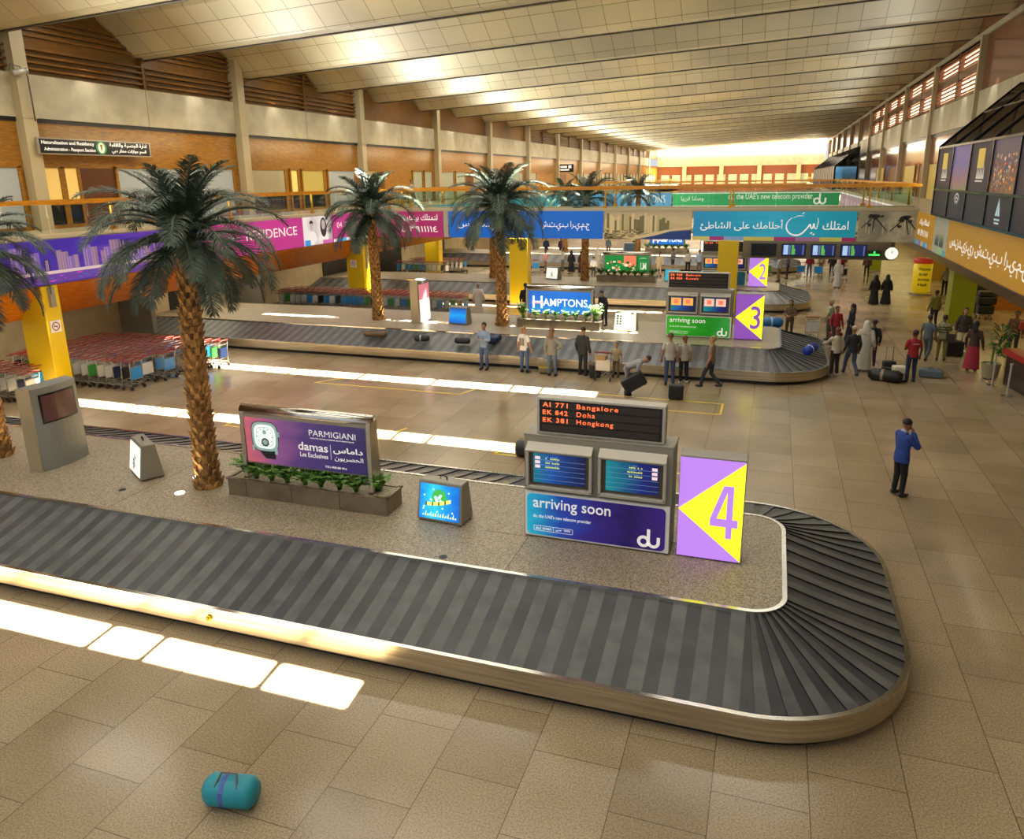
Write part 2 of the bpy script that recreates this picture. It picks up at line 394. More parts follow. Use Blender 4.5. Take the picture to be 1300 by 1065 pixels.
# ceiling of folded panels; slots of open skylight in the hidden far slopes
def cz(x): return 12.28+(x+27.5)*.0470
FOLD = [29.3+7.35*k for k in range(-5, 20)]
SLOTS = [(8.42,8.98),(18.45,19.1),(23.85,24.6),(30.0,30.38),(40.15,40.55),(53.0,53.6),(61.0,61.4),(68.6,69.2),(76.0,76.6),(98,98.7),(120,120.7)]
SX0, SX1 = -20.5, -2.75
def zprof(y, yk):
    P = [(yk-2.75, 2.4), (yk-2.1, 1.2), (yk-.4, 0), (yk+.4, 0), (yk+4.6, 2.4)]
    for (a, za), (c, zc) in zip(P, P[1:]):
        if a-1e-6 <= y <= c+1e-6: return za+(zc-za)*(y-a)/(c-a)
b = B()
for yk in FOLD:
    ys = [yk-2.75, yk-2.1, yk-.4, yk+.4, yk+4.6]
    sl = [s for s in SLOTS if yk+.4 < s[0] and s[1] < yk+4.6]
    for s in sl: ys += list(s)
    ys = sorted(ys)
    for a, c in zip(ys, ys[1:]):
        za, zc = zprof(a, yk), zprof(c, yk)
        issl = any(abs(a-s[0]) < 1e-4 for s in sl)
        segs = [(XW0-.2, XW1+.2)] if not issl else [(XW0-.2, SX0), (SX1, XW1+.2)]
        if issl:
            x = SX0
            while x < SX1:
                segs.append((x, x+.15)); x += random.choice((1.05, 2.1, 2.9))
        for x0, x1 in segs:
            b.quad((x0,a,cz(x0)+za),(x1,a,cz(x1)+za),(x1,c,cz(x1)+zc),(x0,c,cz(x0)+zc), 0)
    x0, x1 = XW0-.2, XW1+.2
    b.hexa([(x0,yk+.30,cz(x0)-.05),(x1,yk+.30,cz(x1)-.05),(x1,yk+.46,cz(x1)-.05),(x0,yk+.46,cz(x0)-.05),(x0,yk+.30,cz(x0)+.02),(x1,yk+.30,cz(x1)+.02),(x1,yk+.46,cz(x1)+.02),(x0,yk+.46,cz(x0)+.02)], 1)
S('ceiling', b, [CEIL, SHADOW_GAP])
# galleries
b = B(); b.box(XW0, XG0, -6, YE, DK-.35, DK)
b.box(XW0, XG0-1.2, -6, YE, 2.55, 2.62); gl = S('floor_gallery_left', b, M('gallery_slab', '#A99C7E', .4))
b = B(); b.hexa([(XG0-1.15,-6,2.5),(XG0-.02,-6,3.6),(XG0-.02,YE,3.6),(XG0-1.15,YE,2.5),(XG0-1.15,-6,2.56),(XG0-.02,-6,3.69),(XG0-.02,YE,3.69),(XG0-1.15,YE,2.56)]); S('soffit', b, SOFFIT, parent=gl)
b = B(); b.box(XG1, XW1, -6, YE, DK-.35, DK); b.box(XG1+1.2, 16, -6, YE, 2.75, 2.85)
gr = S('floor_gallery_right', b, M('gallery_slab', '#A99C7E', .4))
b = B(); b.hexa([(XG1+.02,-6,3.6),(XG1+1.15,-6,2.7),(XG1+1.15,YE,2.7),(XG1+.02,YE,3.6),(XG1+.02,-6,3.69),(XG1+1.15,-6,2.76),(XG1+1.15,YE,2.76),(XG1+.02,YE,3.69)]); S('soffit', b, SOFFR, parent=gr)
b = B(); b.box(15.6, 16, -6, YE, 0, 5); S('wall_right_lower', b, M('yellow_wall', '#A88A14', .4))
# bridges
YB = 40.1
for nm, y0, y1 in (('floor_bridge_near', YB, YB+3.0), ('floor_bridge_far', 87.0, 90.0)):
    b = B(); b.box(XG0, XG1, y0, y1, DK-.35, DK); b.box(XG0, XG1, y0+.1, y1-.1, BB+.3, BB+.4); S(nm, b, M('gallery_slab', '#A99C7E', .4))
# balustrades: glass, wooden rail, brass posts
BRASS = M('brass_post', '#C89030', .3, .6)
def balustrade(axis, c, a0, a1, label, side=1):
    t = empty('balustrade', (0,0,0), 0, label, 'railing')
    def bx(bb, u0, u1, w0, w1, z0, z1):
        if axis == 'y': bb.box(w0, w1, u0, u1, z0, z1)
        else: bb.box(u0, u1, w0, w1, z0, z1)
    r = B(); bx(r, a0, a1, c-.09, c+.09, 6.22, 6.37); r.build('handrail', WOODRAIL, t)
    g = B(); u = a0
    while u < a1-.1:
        bx(g, u+.03, min(u+1.6, a1)-.03, c-.008, c+.008, DK+.14, 6.2); u += 1.6
    g.build('glass_panel', GLASS, t)
    k = B(); bx(k, a0, a1, c-.14, c+.14, DK, DK+.13); k.build('curb', M('curb_stone', '#B8AB8C', .4), t)
    u = a0+1.2; 
    while u < a1:
        p = B(); bx(p, u-.04, u+.04, c-.04, c+.04, DK+.13, 6.22); bx(p, u-.12, u+.12, c-.06, c+.06, DK+.13, DK+.24); p.build('post', BRASS, t); u += 6.35
    return t
balustrade('y', XG0-.12, -5, YB-.2, 'wooden handrail over clear glass along the left gallery before the bridge')
balustrade('y', XG0-.12, YB+3.2, YE-1, 'wooden handrail over clear glass along the far part of the left gallery')
balustrade('x', YB+.12, XG0, XG1, 'wooden handrail over clear glass on the near side of the bridge')
balustrade('x', YB+2.88, XG0, XG1, 'wooden handrail over clear glass on the far side of the bridge')
balustrade('x', 87.12, XG0, XG1, 'handrail and glass of the distant bridge with the green banner')
balustrade('y', XG1+.12, YB+3.2, 96.6, 'wooden handrail over clear glass along the right gallery beyond the bridge')
balustrade('y', XG1+.12, 150.4, YE-1, 'handrail and glass on the right gallery beyond the distant booth')
# yellow pillars
def pillar(x0, x1, y0, y1, z1, label, mat, cat='pillar'):
    t = empty('square_pillar', ((x0+x1)/2, (y0+y1)/2, 0), 0, label, cat)
    w, d = (x1-x0)/2, (y1-y0)/2
    b = B(); b.box(-w, w, -d, d, 0, z1); b.build('shaft', mat, t, bevel=.02)
    b = B(); b.box(-w-.01, w+.01, -d-.01, d+.01, 0, .12); b.build('base_trim', STEEL, t)
    return t
def nosmoke(t, x, y, z, face):
    b = B(); n = 20
    def P(u, v, o): return (x+u, y-o, z+v) if face == 'y' else (x+o, y+u, z+v)
    b.poly([P(-.2,-.2,.012),P(.2,-.2,.012),P(.2,.2,.012),P(-.2,.2,.012)], 0)
    ring = []
    for i in range(n):
        a, c = 2*PI*i/n, 2*PI*(i+1)/n
        b.poly([P(.15*math.cos(a),.15*math.sin(a),.016),P(.15*math.cos(c),.15*math.sin(c),.016),P(.115*math.cos(c),.115*math.sin(c),.016),P(.115*math.cos(a),.115*math.sin(a),.016)], 1)
    b.poly([P(-.1,.085,.017),P(-.085,.1,.017),P(.1,-.085,.017),P(.085,-.1,.017)], 1)
    b.poly([P(-.08,-.015,.0165),P(.07,-.015,.0165),P(.07,.015,.0165),P(-.08,.015,.0165)], 2)
    b.build('no_smoking_sign', [WHITE, M('sign_red', '#A03040', .5), BLACK], t)
t = pillar(-23.5, XG0+.01, 18.17, 18.8, 3.66, 'wide yellow pillar with no smoking sign behind the left trolleys', YEL)
nosmoke(t, 1.11/2, 0, 2.3, 'x')
b = B(); b.box(.56, .68, -.1, .08, 2.95, 3.6); b.build('speaker_box', ALU, t)
t = pillar(-23.5, XG0+.01, 38.9, 39.6, 3.66, 'yellow pillar with no smoking sign left of the crowd of trolleys under the gallery', YEL); nosmoke(t, -.1, -.35, 2.2, 'y')
b = B(); b.box(.56, .64, -.08, .05, 1.9, 3.6); b.build('speaker_box', ALU, t)
pillar(-24.7, -23.55, 52.1, 52.8, 3.66, 'yellow pillar by the distant trolleys, seen under the left end of the bridge', YEL)
pillar(-13.7, -12.65, 39.65, 40.35, 3.7, 'yellow pillar under the bridge beside the blue billboard', YEL)
pillar(-2.57, -1.58, 39.8, 40.4, 3.7, 'mustard pillar under the bridge behind the red flight board', YEL)
pillar(7.9, 8.9, 38.9, 39.9, 3.2, 'lime green pillar under the right gallery beside the woman in white trousers', YELG)
pillar(XG1+.4, 7.5, 60, 60.8, 3.4, 'far yellow green pillar beyond the bridge on the right', YELG)
pillar(-23.6, -22.5, 65.2, 66, 3.66, 'distant yellow pillar behind the far belt on the left', YEL)
# ------------------------------------------------------------------ baggage carousels
def loop_pts(xr, y0, y1, off, rad_in, w, xl, step):
    """points of the U-shaped loop at offset off (0 = outer edge, w = inner edge) with the tangent index, front run, end, back run"""
    ro = rad_in+w
    out = []
    r = ro-off
    L = (xr-ro)-xl
    n = max(2, int(L/step))
    for i in range(n): out.append((xl+L*i/n, y0+off))
    na = max(4, int(PI/2*ro/step))
    for i in range(na): a = -PI/2+PI/2*i/na; out.append((xr-ro+r*math.cos(a), y0+ro+r*math.sin(a)))
    L2 = (y1-y0)-2*ro; n2 = max(1, int(L2/step))
    for i in range(n2): out.append((xr-off, y0+ro+L2*i/n2))
    for i in range(na): a = PI/2*i/na; out.append((xr-ro+r*math.cos(a), y1-ro+r*math.sin(a)))
    for i in range(n+1): out.append((xr-ro-L*i/n, y1-off))
    return out
def carousel(y0, y1, label, xr=2.2, step=.2, detail=True):
    W = 1.68; RI = .5; XL = XW0+.05; ZO, ZI = .42, .89
    t = empty('baggage_carousel', ((XL+xr)/2, (y0+y1)/2, 0), 0, label, 'baggage carousel')
    ox, oy = t.location.x, t.location.y
    def ring(off): return [(x-ox, y-oy) for x, y in loop_pts(xr, y0, y1, off, RI, W, XL, step)]
    # belt of overlapping slats: every slat is curved and lies on the next one
    offs = [.06, .35, .7, 1.05, 1.4, W-.04]
    R = [ring(o) for o in offs]
    n = len(R[0]); b = B(); k = 2
    sag = [0, .012, .02, .02, .012, 0]
    for i in range(0, n-1):
        ph = i % k
        for j in range(len(offs)-1):
            def P(ii, jj, lift):
                x, y = R[jj][min(ii, n-1)]; z = ZO-.02+(ZI-ZO)*(offs[jj]/W)
                return (x, y, z+lift-sag[jj])
            la = .024 if ph == 0 else .012; lb = .012 if ph == 0 else 0
            b.quad(P(i,j,la), P(i+1,j,lb), P(i+1,j+1,lb), P(i,j+1,la), 1 if ph == 0 else 0)
            if ph == 1: b.quad(P(i+1,j,lb), P(i+1,j,.024), P(i+1,j+1,.024), P(i+1,j+1,lb), 2)
    b.build('belt', [BELT, BELT2, BLACK], t)
    # outer stainless apron, rim, dark recessed plinth
    def wall(bb, o1, o2, z0, z1, mi=0):
        A, D = ring(o1), ring(o2)
        for i in range(n-1):
            (ax, ay), (bx_, by) = A[i], A[i+1]; (cx, cy), (dx, dy) = D[i], D[i+1]
            bb.quad((ax,ay,z0),(bx_,by,z0),(bx_,by,z1),(ax,ay,z1), mi)
            bb.quad((ax,ay,z1),(bx_,by,z1),(dx,dy,z1),(cx,cy,z1), mi)
            bb.quad((cx,cy,z1),(dx,dy,z1),(dx,dy,z0),(cx,cy,z0), mi)
            bb.quad((ax,ay,z0),(cx,cy,z0),(dx,dy,z0),(bx_,by,z0), mi)
    b = B(); wall(b, 0, .045, .13, .44); b.build('apron', STEEL, t)
    b = B(); wall(b, .0, .07, .44, .455); b.build('outer_rim', CHROME, t)
    b = B(); wall(b, .12, .2, 0, .3); b.build('plinth', BLACK, t)
    b = B(); wall(b, W-.05, W+.02, .86, .915); b.build('inner_rim', CHROME, t)
    if detail:
        b = B()
        for x in (-7.88,):
            b.tube([(x-ox, y0-oy-.001, .29), (x-ox, y0-oy-.03, .29)], .05, 16, 0); b.tube([(x-ox, y0-oy-.03, .29), (x-ox, y0-oy-.05, .29)], .03, 12, 1)
        b.build('emergency_button', [M('button_yellow', '#E0C400', .4), M('button_dark_yellow', '#8C7A00', .5)], t)
    # the raised island inside the loop
    return t
def island(y0, y1, nm, xr=2.2):
    W = 1.66; r = .5; xi, a, c = xr-W, y0+W, y1-W
    pts = [(XW0, a), (xi-r, a)]
    for i in range(1, 9): t = -PI/2+PI/2*i/8; pts.append((xi-r+r*math.cos(t), a+r+r*math.sin(t)))
    for i in range(0, 9): t = PI/2*i/8; pts.append((xi-r+r*math.cos(t), c-r+r*math.sin(t)))
    pts.append((XW0, c))
    b = B(); b.prism([(x, y, .02) for x, y in pts], (0,0,.88))
    s = S(nm, b, ISLAND); 
    return s
CY = {4: (8.27, 14.87), 3: (25.87, 33.5), 2: (40.5, 47.4), 1: (57.6, 64.6)}
carousel(*CY[4], 'nearest baggage carousel with grey belt in front of the 4 sign')
carousel(*CY[3], 'baggage carousel carrying dark bags in front of the 3 sign', detail=False)
carousel(*CY[2], 'baggage carousel around the 2 sign under the bridge', detail=False, step=.3)
carousel(*CY[1], 'farthest baggage carousel in the background beyond the 2 sign', detail=False, step=.4)
for k in (4, 3, 2, 1): island(*CY[k], 'floor_island_%d' % k)
# seams and drains on the near island
b = B()
b.box(-11.6, -11.59, 9.95, 12.4, .9, .902); b.box(-3.6, -3.59, 9.95, 11.2, .9, .902); b.box(-4.4,-3.6,11.2,11.21,.9,.902); S('floor_seam', b, M('seam_dark', '#3C3428', .6))
for (x, y) in ((-12.0, 10.75), (-4.7, 10.1)):
    b = B(); b.tube([(0,0,0),(0,0,.006)], .07, 16); b.tube([(0,0,.006),(0,0,.01)], .04, 12)
    o = b.build('floor_drain', BLACK, None, (x, y, .9)); tag(o, 'small dark round drain in the island near the white picture case' if x < -9 else 'small dark round drain in the island left of the arrivals stand', 'drain')

# yellow tape rectangles on the hall floor
TAPE = M('yellow_tape', '#E8C80C', .4)
def tape(pts, label, w=.07):
    b = B()
    for (x0, y0), (x1, y1) in zip(pts, pts[1:]):
        d = Vector((x1-x0, y1-y0)).normalized(); nx, ny = -d.y*w/2, d.x*w/2; ex, ey = d.x*w/2, d.y*w/2
        b.poly([(x0-ex+nx, y0-ey+ny, .004), (x0-ex-nx, y0-ey-ny, .004), (x1+ex-nx, y1+ey-ny, .004), (x1+ex+nx, y1+ey+ny, .004)])
    o = b.build('floor_tape', TAPE); tag(o, label, 'floor marking')
tape([(-14.2, 22.9), (-14.9, 22.0), (-9.4, 22.0), (-9.0, 23.1)], 'yellow tape outline on the floor below the man in blue shirt')
tape([(-5.0, 23.25), (-1.1, 23.25), (-1.1, 22.1), (-5.5, 22.1)], 'yellow tape outline on the floor around the black trolley case')
tape([(-14.6, 17.95), (-14.75, 17.05), (-9.9, 17.05), (-9.5, 18.3)], 'yellow tape outline on the floor behind the watch billboard')
tape([(-5.9, 18.3), (-6.4, 17.1), (-1.5, 17.1), (-1.3, 18.2)], 'yellow tape outline on the floor behind the arrivals stand')
# ------------------------------------------------------------------ things on the islands
PURP = E('sign_purple', '#B07CE0', .85); PURPD = E('sign_purple_deep', '#8A50B8', .62); SYEL = E('sign_yellow', '#FFFF2E', .95)
LED = E('orange_led', '#FF6A38', 1.6)
SCRA = grad_mat('screen_blue_green', ['#0B6E7E', '#154A96', '#0A2C6A', '#101440'], 0, .7, .4)
SCRB = grad_mat('screen_teal_navy', ['#0C8088', '#0E5A78', '#101E6E', '#12184C'], 0, .7, .4)
AD4 = grad_mat('ad_blue_purple', ['#1AA0C0', '#1A3E9C', '#2A1C70', '#1C0E4E', '#30186A'], 0, .6, .3)
AD3 = grad_mat('ad_green', ['#2E9A20', '#1E9014', '#147812', '#2A8C34'], 0, .6, .5)
LINEW = E('screen_line', '#7A9AC8', .5); CELLW = E('screen_cell', '#E8C8D0', .8); CELLY = E('screen_text', '#C8D86A', .7)
def rrect(b, x0, x1, z0, z1, y, r, mi=0, n=6):
    pts = []
    for cx, cz_, a0 in ((x1-r, z0+r, -90), (x1-r, z1-r, 0), (x0+r, z1-r, 90), (x0+r, z0+r, 180)):
        for i in range(n+1):
            a = rad(a0+90*i/n); pts.append((cx+r*math.cos(a), y, cz_+r*math.sin(a)))
    b.prism(pts, (0, .012, 0), mi)
def du_logo(parent, x, z, s, y, mat):
    # the rounded joined letters: ring with stem, and open u
    b = B(); n = 20
    def arc(cx, cz_, r, a0, a1, w):
        for i in range(n):
            p, q = rad(a0+(a1-a0)*i/n), rad(a0+(a1-a0)*(i+1)/n)
            b.poly([(cx+(r-w)*math.cos(p), y, cz_+(r-w)*math.sin(p)), (cx+(r+w)*math.cos(p), y, cz_+(r+w)*math.sin(p)), (cx+(r+w)*math.cos(q), y, cz_+(r+w)*math.sin(q)), (cx+(r-w)*math.cos(q), y, cz_+(r-w)*math.sin(q))])
    arc(x, z, .30*s, 0, 360, .10*s)
    b.box(x+.20*s, x+.40*s, y-.001, y, z-.05*s, z+.85*s)
    arc(x+.62*s, z, .30*s, 180, 360, .10*s); b.box(x+.82*s, x+1.02*s, y-.001, y, z-.05*s, z+.36*s)
    b.build('logo', mat, parent)
def kiosk(y, label, n, lines, ad, adtxt, photos=False, z=.9, full=True):
    x0, x1 = -3.68, -1.22
    t = empty('flight_information_stand', ((x0+x1)/2, y+.3, z), 0, label, 'flight information stand')
    w = (x1-x0)/2; F = -.3     # front face at local y = F
    b = B(); b.box(-w, w, F+.03, F+.55, .03, 1.80); b.box(-w, w, F, F+.03, .03, .86); b.box(-w-.01, w+.01, F+.02, F+.57, 1.80, 1.84)
    b.box(-w+.05, w-.05, F+.08, F+.5, 0, .03)
    b.build('cabinet', ALU, t, bevel=.012)
    # two hooded monitors
    for s, sm in ((-1, SCRA), (1, SCRB)):
        a0, a1 = (-w+.06, -.05) if s < 0 else (.05, w-.09)
        h = B()
        h.hexa([(a0,F-.10,1.56),(a1,F-.10,1.56),(a1,F+.05,1.60),(a0,F+.05,1.60),(a0,F-.12,1.60),(a1,F-.12,1.60),(a1,F+.05,1.72),(a0,F+.05,1.72)])
        h.box(a0, a0+.05, F-.09, F+.05, .93, 1.6); h.box(a1-.05, a1, F-.09, F+.05, .93, 1.6); h.box(a0, a1, F-.09, F+.05, .91, .97)
        m = h.build('monitor', ALUL, t, bevel=.01)
        g = B(); g.box(a0+.05, a1-.05, F-.02, F+.02, .97, 1.58); g.build('bezel', M('bezel_brown', '#4C4436', .4), m)
        q = B(); q.box(a0+.12, a1-.12, F-.035, F-.02, 1.02, 1.53); q.build('screen', sm, m)
        g = B(); wd = a1-a0-.24
        if photos:
            for i in (0, 1):
                c0 = a0+.14+i*wd*.5; g.box(c0, c0+wd*.42, F-.038, F-.034, 1.22, 1.5, 0 if s < 0 else 1)
                g.box(c0+wd*.12, c0+wd*.3, F-.040, F-.036, 1.29, 1.44, 2)
            g.build('picture', [E('pic_orange', '#E8A850', .8), E('pic_pink', '#E8B8A0', .8), E('pic_red', '#E07058', .8)], m)
        else:
            for i in range(5): g.box(a0+.12, a1-.12, F-.037, F-.034, 1.08+.085*i, 1.084+.085*i, 0)
            for i in range(3):
                zz = 1.30+.075*i
                cx = a0+.15 if s < 0 else a1-.15-.08
                g.box(cx, cx+.085, F-.039, F-.034, zz-.02, zz+.03, 1)
                tx = a0+.33 if s < 0 else a1-.62
                for k in range(9):
                    if random.random() < .8: g.box(tx+.027*k, tx+.027*k+.018, F-.039, F-.034, zz-.012, zz+.008+.008*random.random(), 2)
                for k in range(8):
                    if random.random() < .7: g.box(tx+.027*k, tx+.027*k+.016, F-.039, F-.034, zz+.026, zz+.038, 0)
            g.build('timetable', [LINEW, CELLW, CELLY], m)
    # LED board on top
    bx0, bx1 = (-w+.2, w-.16) if n == 4 else (-w+.02, w-.18)
    g = B(); g.box(bx0, bx1, F+.1, F+.34, 1.84, 2.46); bd = g.build('led_board', ALUL, t, bevel=.01)
    g = B(); g.box(bx0+.05, bx1-.05, F+.088, F+.1, 1.88, 2.42); g.build('board_glass', M('board_black', '#100C0A', .25), bd)
    g = B()
    for i in range(4): g.box(bx0+.09, bx1-.09, F+.084, F+.089, 1.90+.13*i, 2.0+.13*i)
    g.build('row_band', M('board_brown', '#2A211C', .4), bd)
    for i, (fl, city) in enumerate(lines):
        if full:
            text(fl, .135, LED, bd, (bx0+.11, F+.081, 2.31-.13*i), fith=.078, fit=.42, offset=.001, space=1.2)
            text(city, .135, LED, bd, (bx0+.68, F+.081, 2.31-.13*i-(.02 if 'g' in city or 'p' in city else 0)), fith=.098 if 'g' in city else .078, fit=.075*len(city), space=1.2)
    # advertisement on the lower front
    g = B(); g.box(-w+.02, w-.02, F-.018, F, .03, .84); g.build('ad_backing', WHITE, t)
    g = B(); rrect(g, -w+.06, w-.08, .06, .80, F-.03, .08); p = g.build('ad_panel', ad, t)
    if adtxt:
        yy = F-.034
        text('arriving soon', .3, WTEXT, p, (-w+.17, yy, .50), fit=1.32, fith=.24, offset=.002)
        text("du, the UAE's new telecom provider", .1, WTEXT, p, (-w+.17, yy, .36), fit=1.0, fith=.08)
        g = B(); x = -w+.16
        for a0, a1 in ((x, x+.72),):
            g.box(a0+.03, a1-.03, yy-.001, yy, .225, .232); g.box(a0+.03, a1-.03, yy-.001, yy, .135, .142)
            g.box(a0+.02, a0+.027, yy-.001, yy, .14, .228); g.box(a1-.027, a1-.02, yy-.001, yy, .14, .228); g.box(a0+.14, a0+.146, yy-.001, yy, .14, .228); g.box(a0+.36, a0+.366, yy-.001, yy, .14, .228)
        g.build('ad_footer_frame', WTEXT, p)
        text('du', .07, WTEXT, p, (x+.05, yy, .16), fit=.075, fith=.05)
        text('careers', .06, WTEXT, p, (x+.17, yy, .165), fit=.16, fith=.035)
        text(ar('عربي')+'  2006', .06, WTEXT, p, (x+.4, yy, .16), fit=.26, fith=.05)
        du_logo(p, w-.42, .2, .26, yy, WTEXT)
    return t
kiosk(11.25, 'flight stand in the foreground listing Bangalore, Doha and Hongkong', 4, [('AI 771','Bangalore'),('EK 842','Doha'),('EK 381','Hongkong')], AD4, True)
kiosk(28.9, 'flight stand with the green arriving soon poster on the middle island', 3, [('EK 938','Bahrain'),('EK 058','Kuwait')], AD3, True, True)
kiosk(43.7, 'flight stand mostly hidden behind the mustard pillar under the bridge', 2, [('EK 203','Tehran')], M('ad_teal_dark', '#174C58', .3, 0, '#174C58', .3), False, True)
kiosk(61.6, 'small distant flight stand on the farthest island', 1, [('EK 203','Muscat')], M('ad_teal_dark', '#174C58', .3), False, True)
# blobs of coral pattern on the blue poster are in its gradient material
def number_sign(y, n, label, pm, z=.9):
    x0, x1 = -1.12, -.12
    t = empty('number_sign', ((x0+x1)/2, y+.2, z), 0, label, 'belt number sign')
    w = (x1-x0)/2; F = -.2
    b = B(); b.box(-w, w, F+.03, F+.38, .02, 1.73); b.build('light_box', ALU, t, bevel=.01)
    b = B(); b.box(-w+.01, w-.01, F+.01, F+.03, .03, 1.70); b.build('purple_face', pm, t)
    b = B(); b.prism([(-w+.01,F,.84),(w-.01,F,.04),(w-.01,F,1.69)], (0,.01,0)); b.build('yellow_arrow', SYEL, t)
    if n == 4:
        b = B(); X = lambda u: w-.50+.42*u
        Z = lambda v: .42+.88*v
        b.prism([(X(.58),F-.004,Z(0)),(X(.80),F-.004,Z(0)),(X(.80),F-.004,Z(.22)),(X(1),F-.004,Z(.22)),(X(1),F-.004,Z(.37)),(X(.80),F-.004,Z(.37)),(X(.80),F-.004,Z(1)),(X(.58),F-.004,Z(1))][:0] or [(X(.58),F-.004,Z(0)),(X(.80),F-.004,Z(0)),(X(.80),F-.004,Z(1)),(X(.58),F-.004,Z(1))], (0,.003,0))
        b.prism([(X(0),F-.005,Z(.22)),(X(1),F-.005,Z(.22)),(X(1),F-.005,Z(.37)),(X(0),F-.005,Z(.37))], (0,.003,0))
        b.prism([(X(0),F-.006,Z(.36)),(X(.23),F-.006,Z(.36)),(X(.66),F-.006,Z(1)),(X(.44),F-.006,Z(1))], (0,.003,0)); b.build('numeral', pm, t)
    else: text(str(n), 1, pm, t, (w-.46, F-.004, .42), fit=.36, fith=.86, offset=.008, name='numeral')
    return t
number_sign(11.25, 4, 'large purple and yellow lit sign with the number 4', PURP)
number_sign(28.9, 3, 'purple and yellow lit sign with the number 3', PURPD)
number_sign(43.6, 2, 'small purple and yellow lit sign with the number 2', PURP)

def planter(y, label, z=.9):
    t = empty('planter', (-8.03, y+.3, z), 0, label, 'planter')
    w, d, h = 1.74, .3, .36
    xs = [-w, -w+.42, -w+1.45, -w+2.5, w] if True else []
    for a, c in zip(xs, xs[1:]):
        b = B(); b.box(a+.006, c-.006, -d, d, 0, h-.03); b.build('side_panel', BRONZE, t)
    b = B(); b.box(-w-.02, w+.02, -d-.02, -d+.05, h-.03, h); b.box(-w-.02, w+.02, d-.05, d+.02, h-.03, h); b.box(-w-.02, -w+.05, -d, d, h-.03, h); b.box(w-.05, w+.02, -d, d, h-.03, h)
    b.build('rim', BRONZE, t)
    b = B(); b.box(-w+.05, w-.05, -d+.05, d-.05, h-.05, h-.02); b.build('soil', noise_mat('white_pebbles', '#8E7C5C', '#C8BCA0', 60, .8), t)
    return t
planter(11.2, 'bronze planter of ferns below the watch billboard')
planter(29.15, 'bronze planter below the blue billboard on the middle island')
planter(44.1, 'bronze planter below the green billboard under the bridge')
planter(62.0, 'distant bronze planter below the farthest blue billboard')
LEAF = noise_mat('fern_leaf', '#2E6418', '#7FA84A', 5, .5)
LEAFD = noise_mat('dark_leaf', '#1E4818', '#3E7A2A', 5, .5)
WFL = M('white_blossom', '#E8ECD0', .6)
def fern(kind, rnd, hgt=.36, spread=.3, n=42, leaf=None, blossom=False):
    R = random.Random(rnd); b = B()
    for i in range(n):
        a = R.uniform(0, 2*PI); l = spread*R.uniform(.6, 1.1); hh = hgt*R.uniform(.6, 1.0)
        c, s = math.cos(a), math.sin(a); px, py = -s, c; prev = None
        for q in range(6):
            u = q/5; x, y = c*l*u, s*l*u; z = hh*math.sin(u*PI*.62); wd = .032*(1-u)+.008
            cur = ((x-px*wd, y-py*wd, z), (x+px*wd, y+py*wd, z))
            if prev: b.quad(prev[0], prev[1], cur[1], cur[0], 0)
            if q in (2, 3, 4):
                for sg in (-1, 1): b.poly([(x, y, z), (x+px*.07*sg+c*.04, y+py*.07*sg+s*.04, z+.01), (x+c*.045, y+s*.045, z-.01)], 0)
            prev = cur
    if blossom:
        for i in range(16): 
            a = R.uniform(0, 2*PI); r = R.uniform(0, spread*.8); b.ball((r*math.cos(a), r*math.sin(a), hgt*R.uniform(.7, 1.15)), .035, 6, 5, 1)
    return b
def put_ferns(y, specs, z, grp, src={}):
    for (x, dy, kind, label) in specs:
        key = kind
        if key not in src:
            if kind.startswith('fern'): src[key] = fern(kind, len(src)+3).build('fern', [LEAF, WFL])
            elif kind == 'flower': src[key] = fern(kind, 11, .62, .34, 60, blossom=True).build('flowering_shrub', [LEAF, WFL])
            elif kind == 'tuft': src[key] = fern(kind, 12, .42, .16, 30).build('grass_tuft', [LEAF, WFL])
            elif kind == 'bush': src[key] = fern(kind, 13, .45, .4, 60).build('leafy_bush', [LEAF, WFL])
            o = src[key]
        else:
            o = src[key].copy(); C.objects.link(o)
        o.location = (x, y+dy, z); o.rotation_euler = (0, 0, random.uniform(0, 6))
        o['label'] = label; o['category'] = 'plant'; o['group'] = grp
ZS = .9+.34
fx = [-9.55, -9.2, -8.85, -8.5, -8.1, -7.75, -7.35, -7.0, -6.6]
put_ferns(11.2, [(x, .16 if i not in (0, 8) else .3, 'fern%d' % (i % 3), ('green fern at the left end of the planter under the watch billboard' if i == 0 else 'pale green fern at the right end of the planter under the watch billboard' if i == 8 else 'green fern in the row along the foot of the watch billboard')) for i, x in enumerate(fx)], ZS, 'ferns in the near planter')
put_ferns(29.15, [(-9.6,.3,'flower','white flowering shrub left of the large blue billboard'), (-6.5,.3,'flower','white flowering shrub right of the large blue billboard')]+[(-9.0+.42*i, .18, 'tuft', 'small green tuft in the row at the foot of the large blue billboard') for i in range(6)], ZS, 'plants in the middle planter')
put_ferns(44.1, [(-9.55,.3,'bush','leafy bush at the left end of the planter under the green billboard'), (-6.5,.3,'bush','leafy bush at the right end of the planter under the green billboard')]+[(-9.1+.4*i, .14, 'fern%d' % (i % 3), 'green fern in the row at the foot of the green billboard') for i in range(6)], ZS, 'plants in the planter under the bridge')
put_ferns(62.0, [(-9.6,.2,'bush','distant leafy bush left of the farthest blue billboard'), (-6.5,.2,'bush','distant leafy bush right of the farthest blue billboard')]+[(-9.1+.5*i, .1, 'bush', 'distant bush in the row at the foot of the farthest blue billboard') for i in range(5)], ZS, 'plants in the farthest planter')

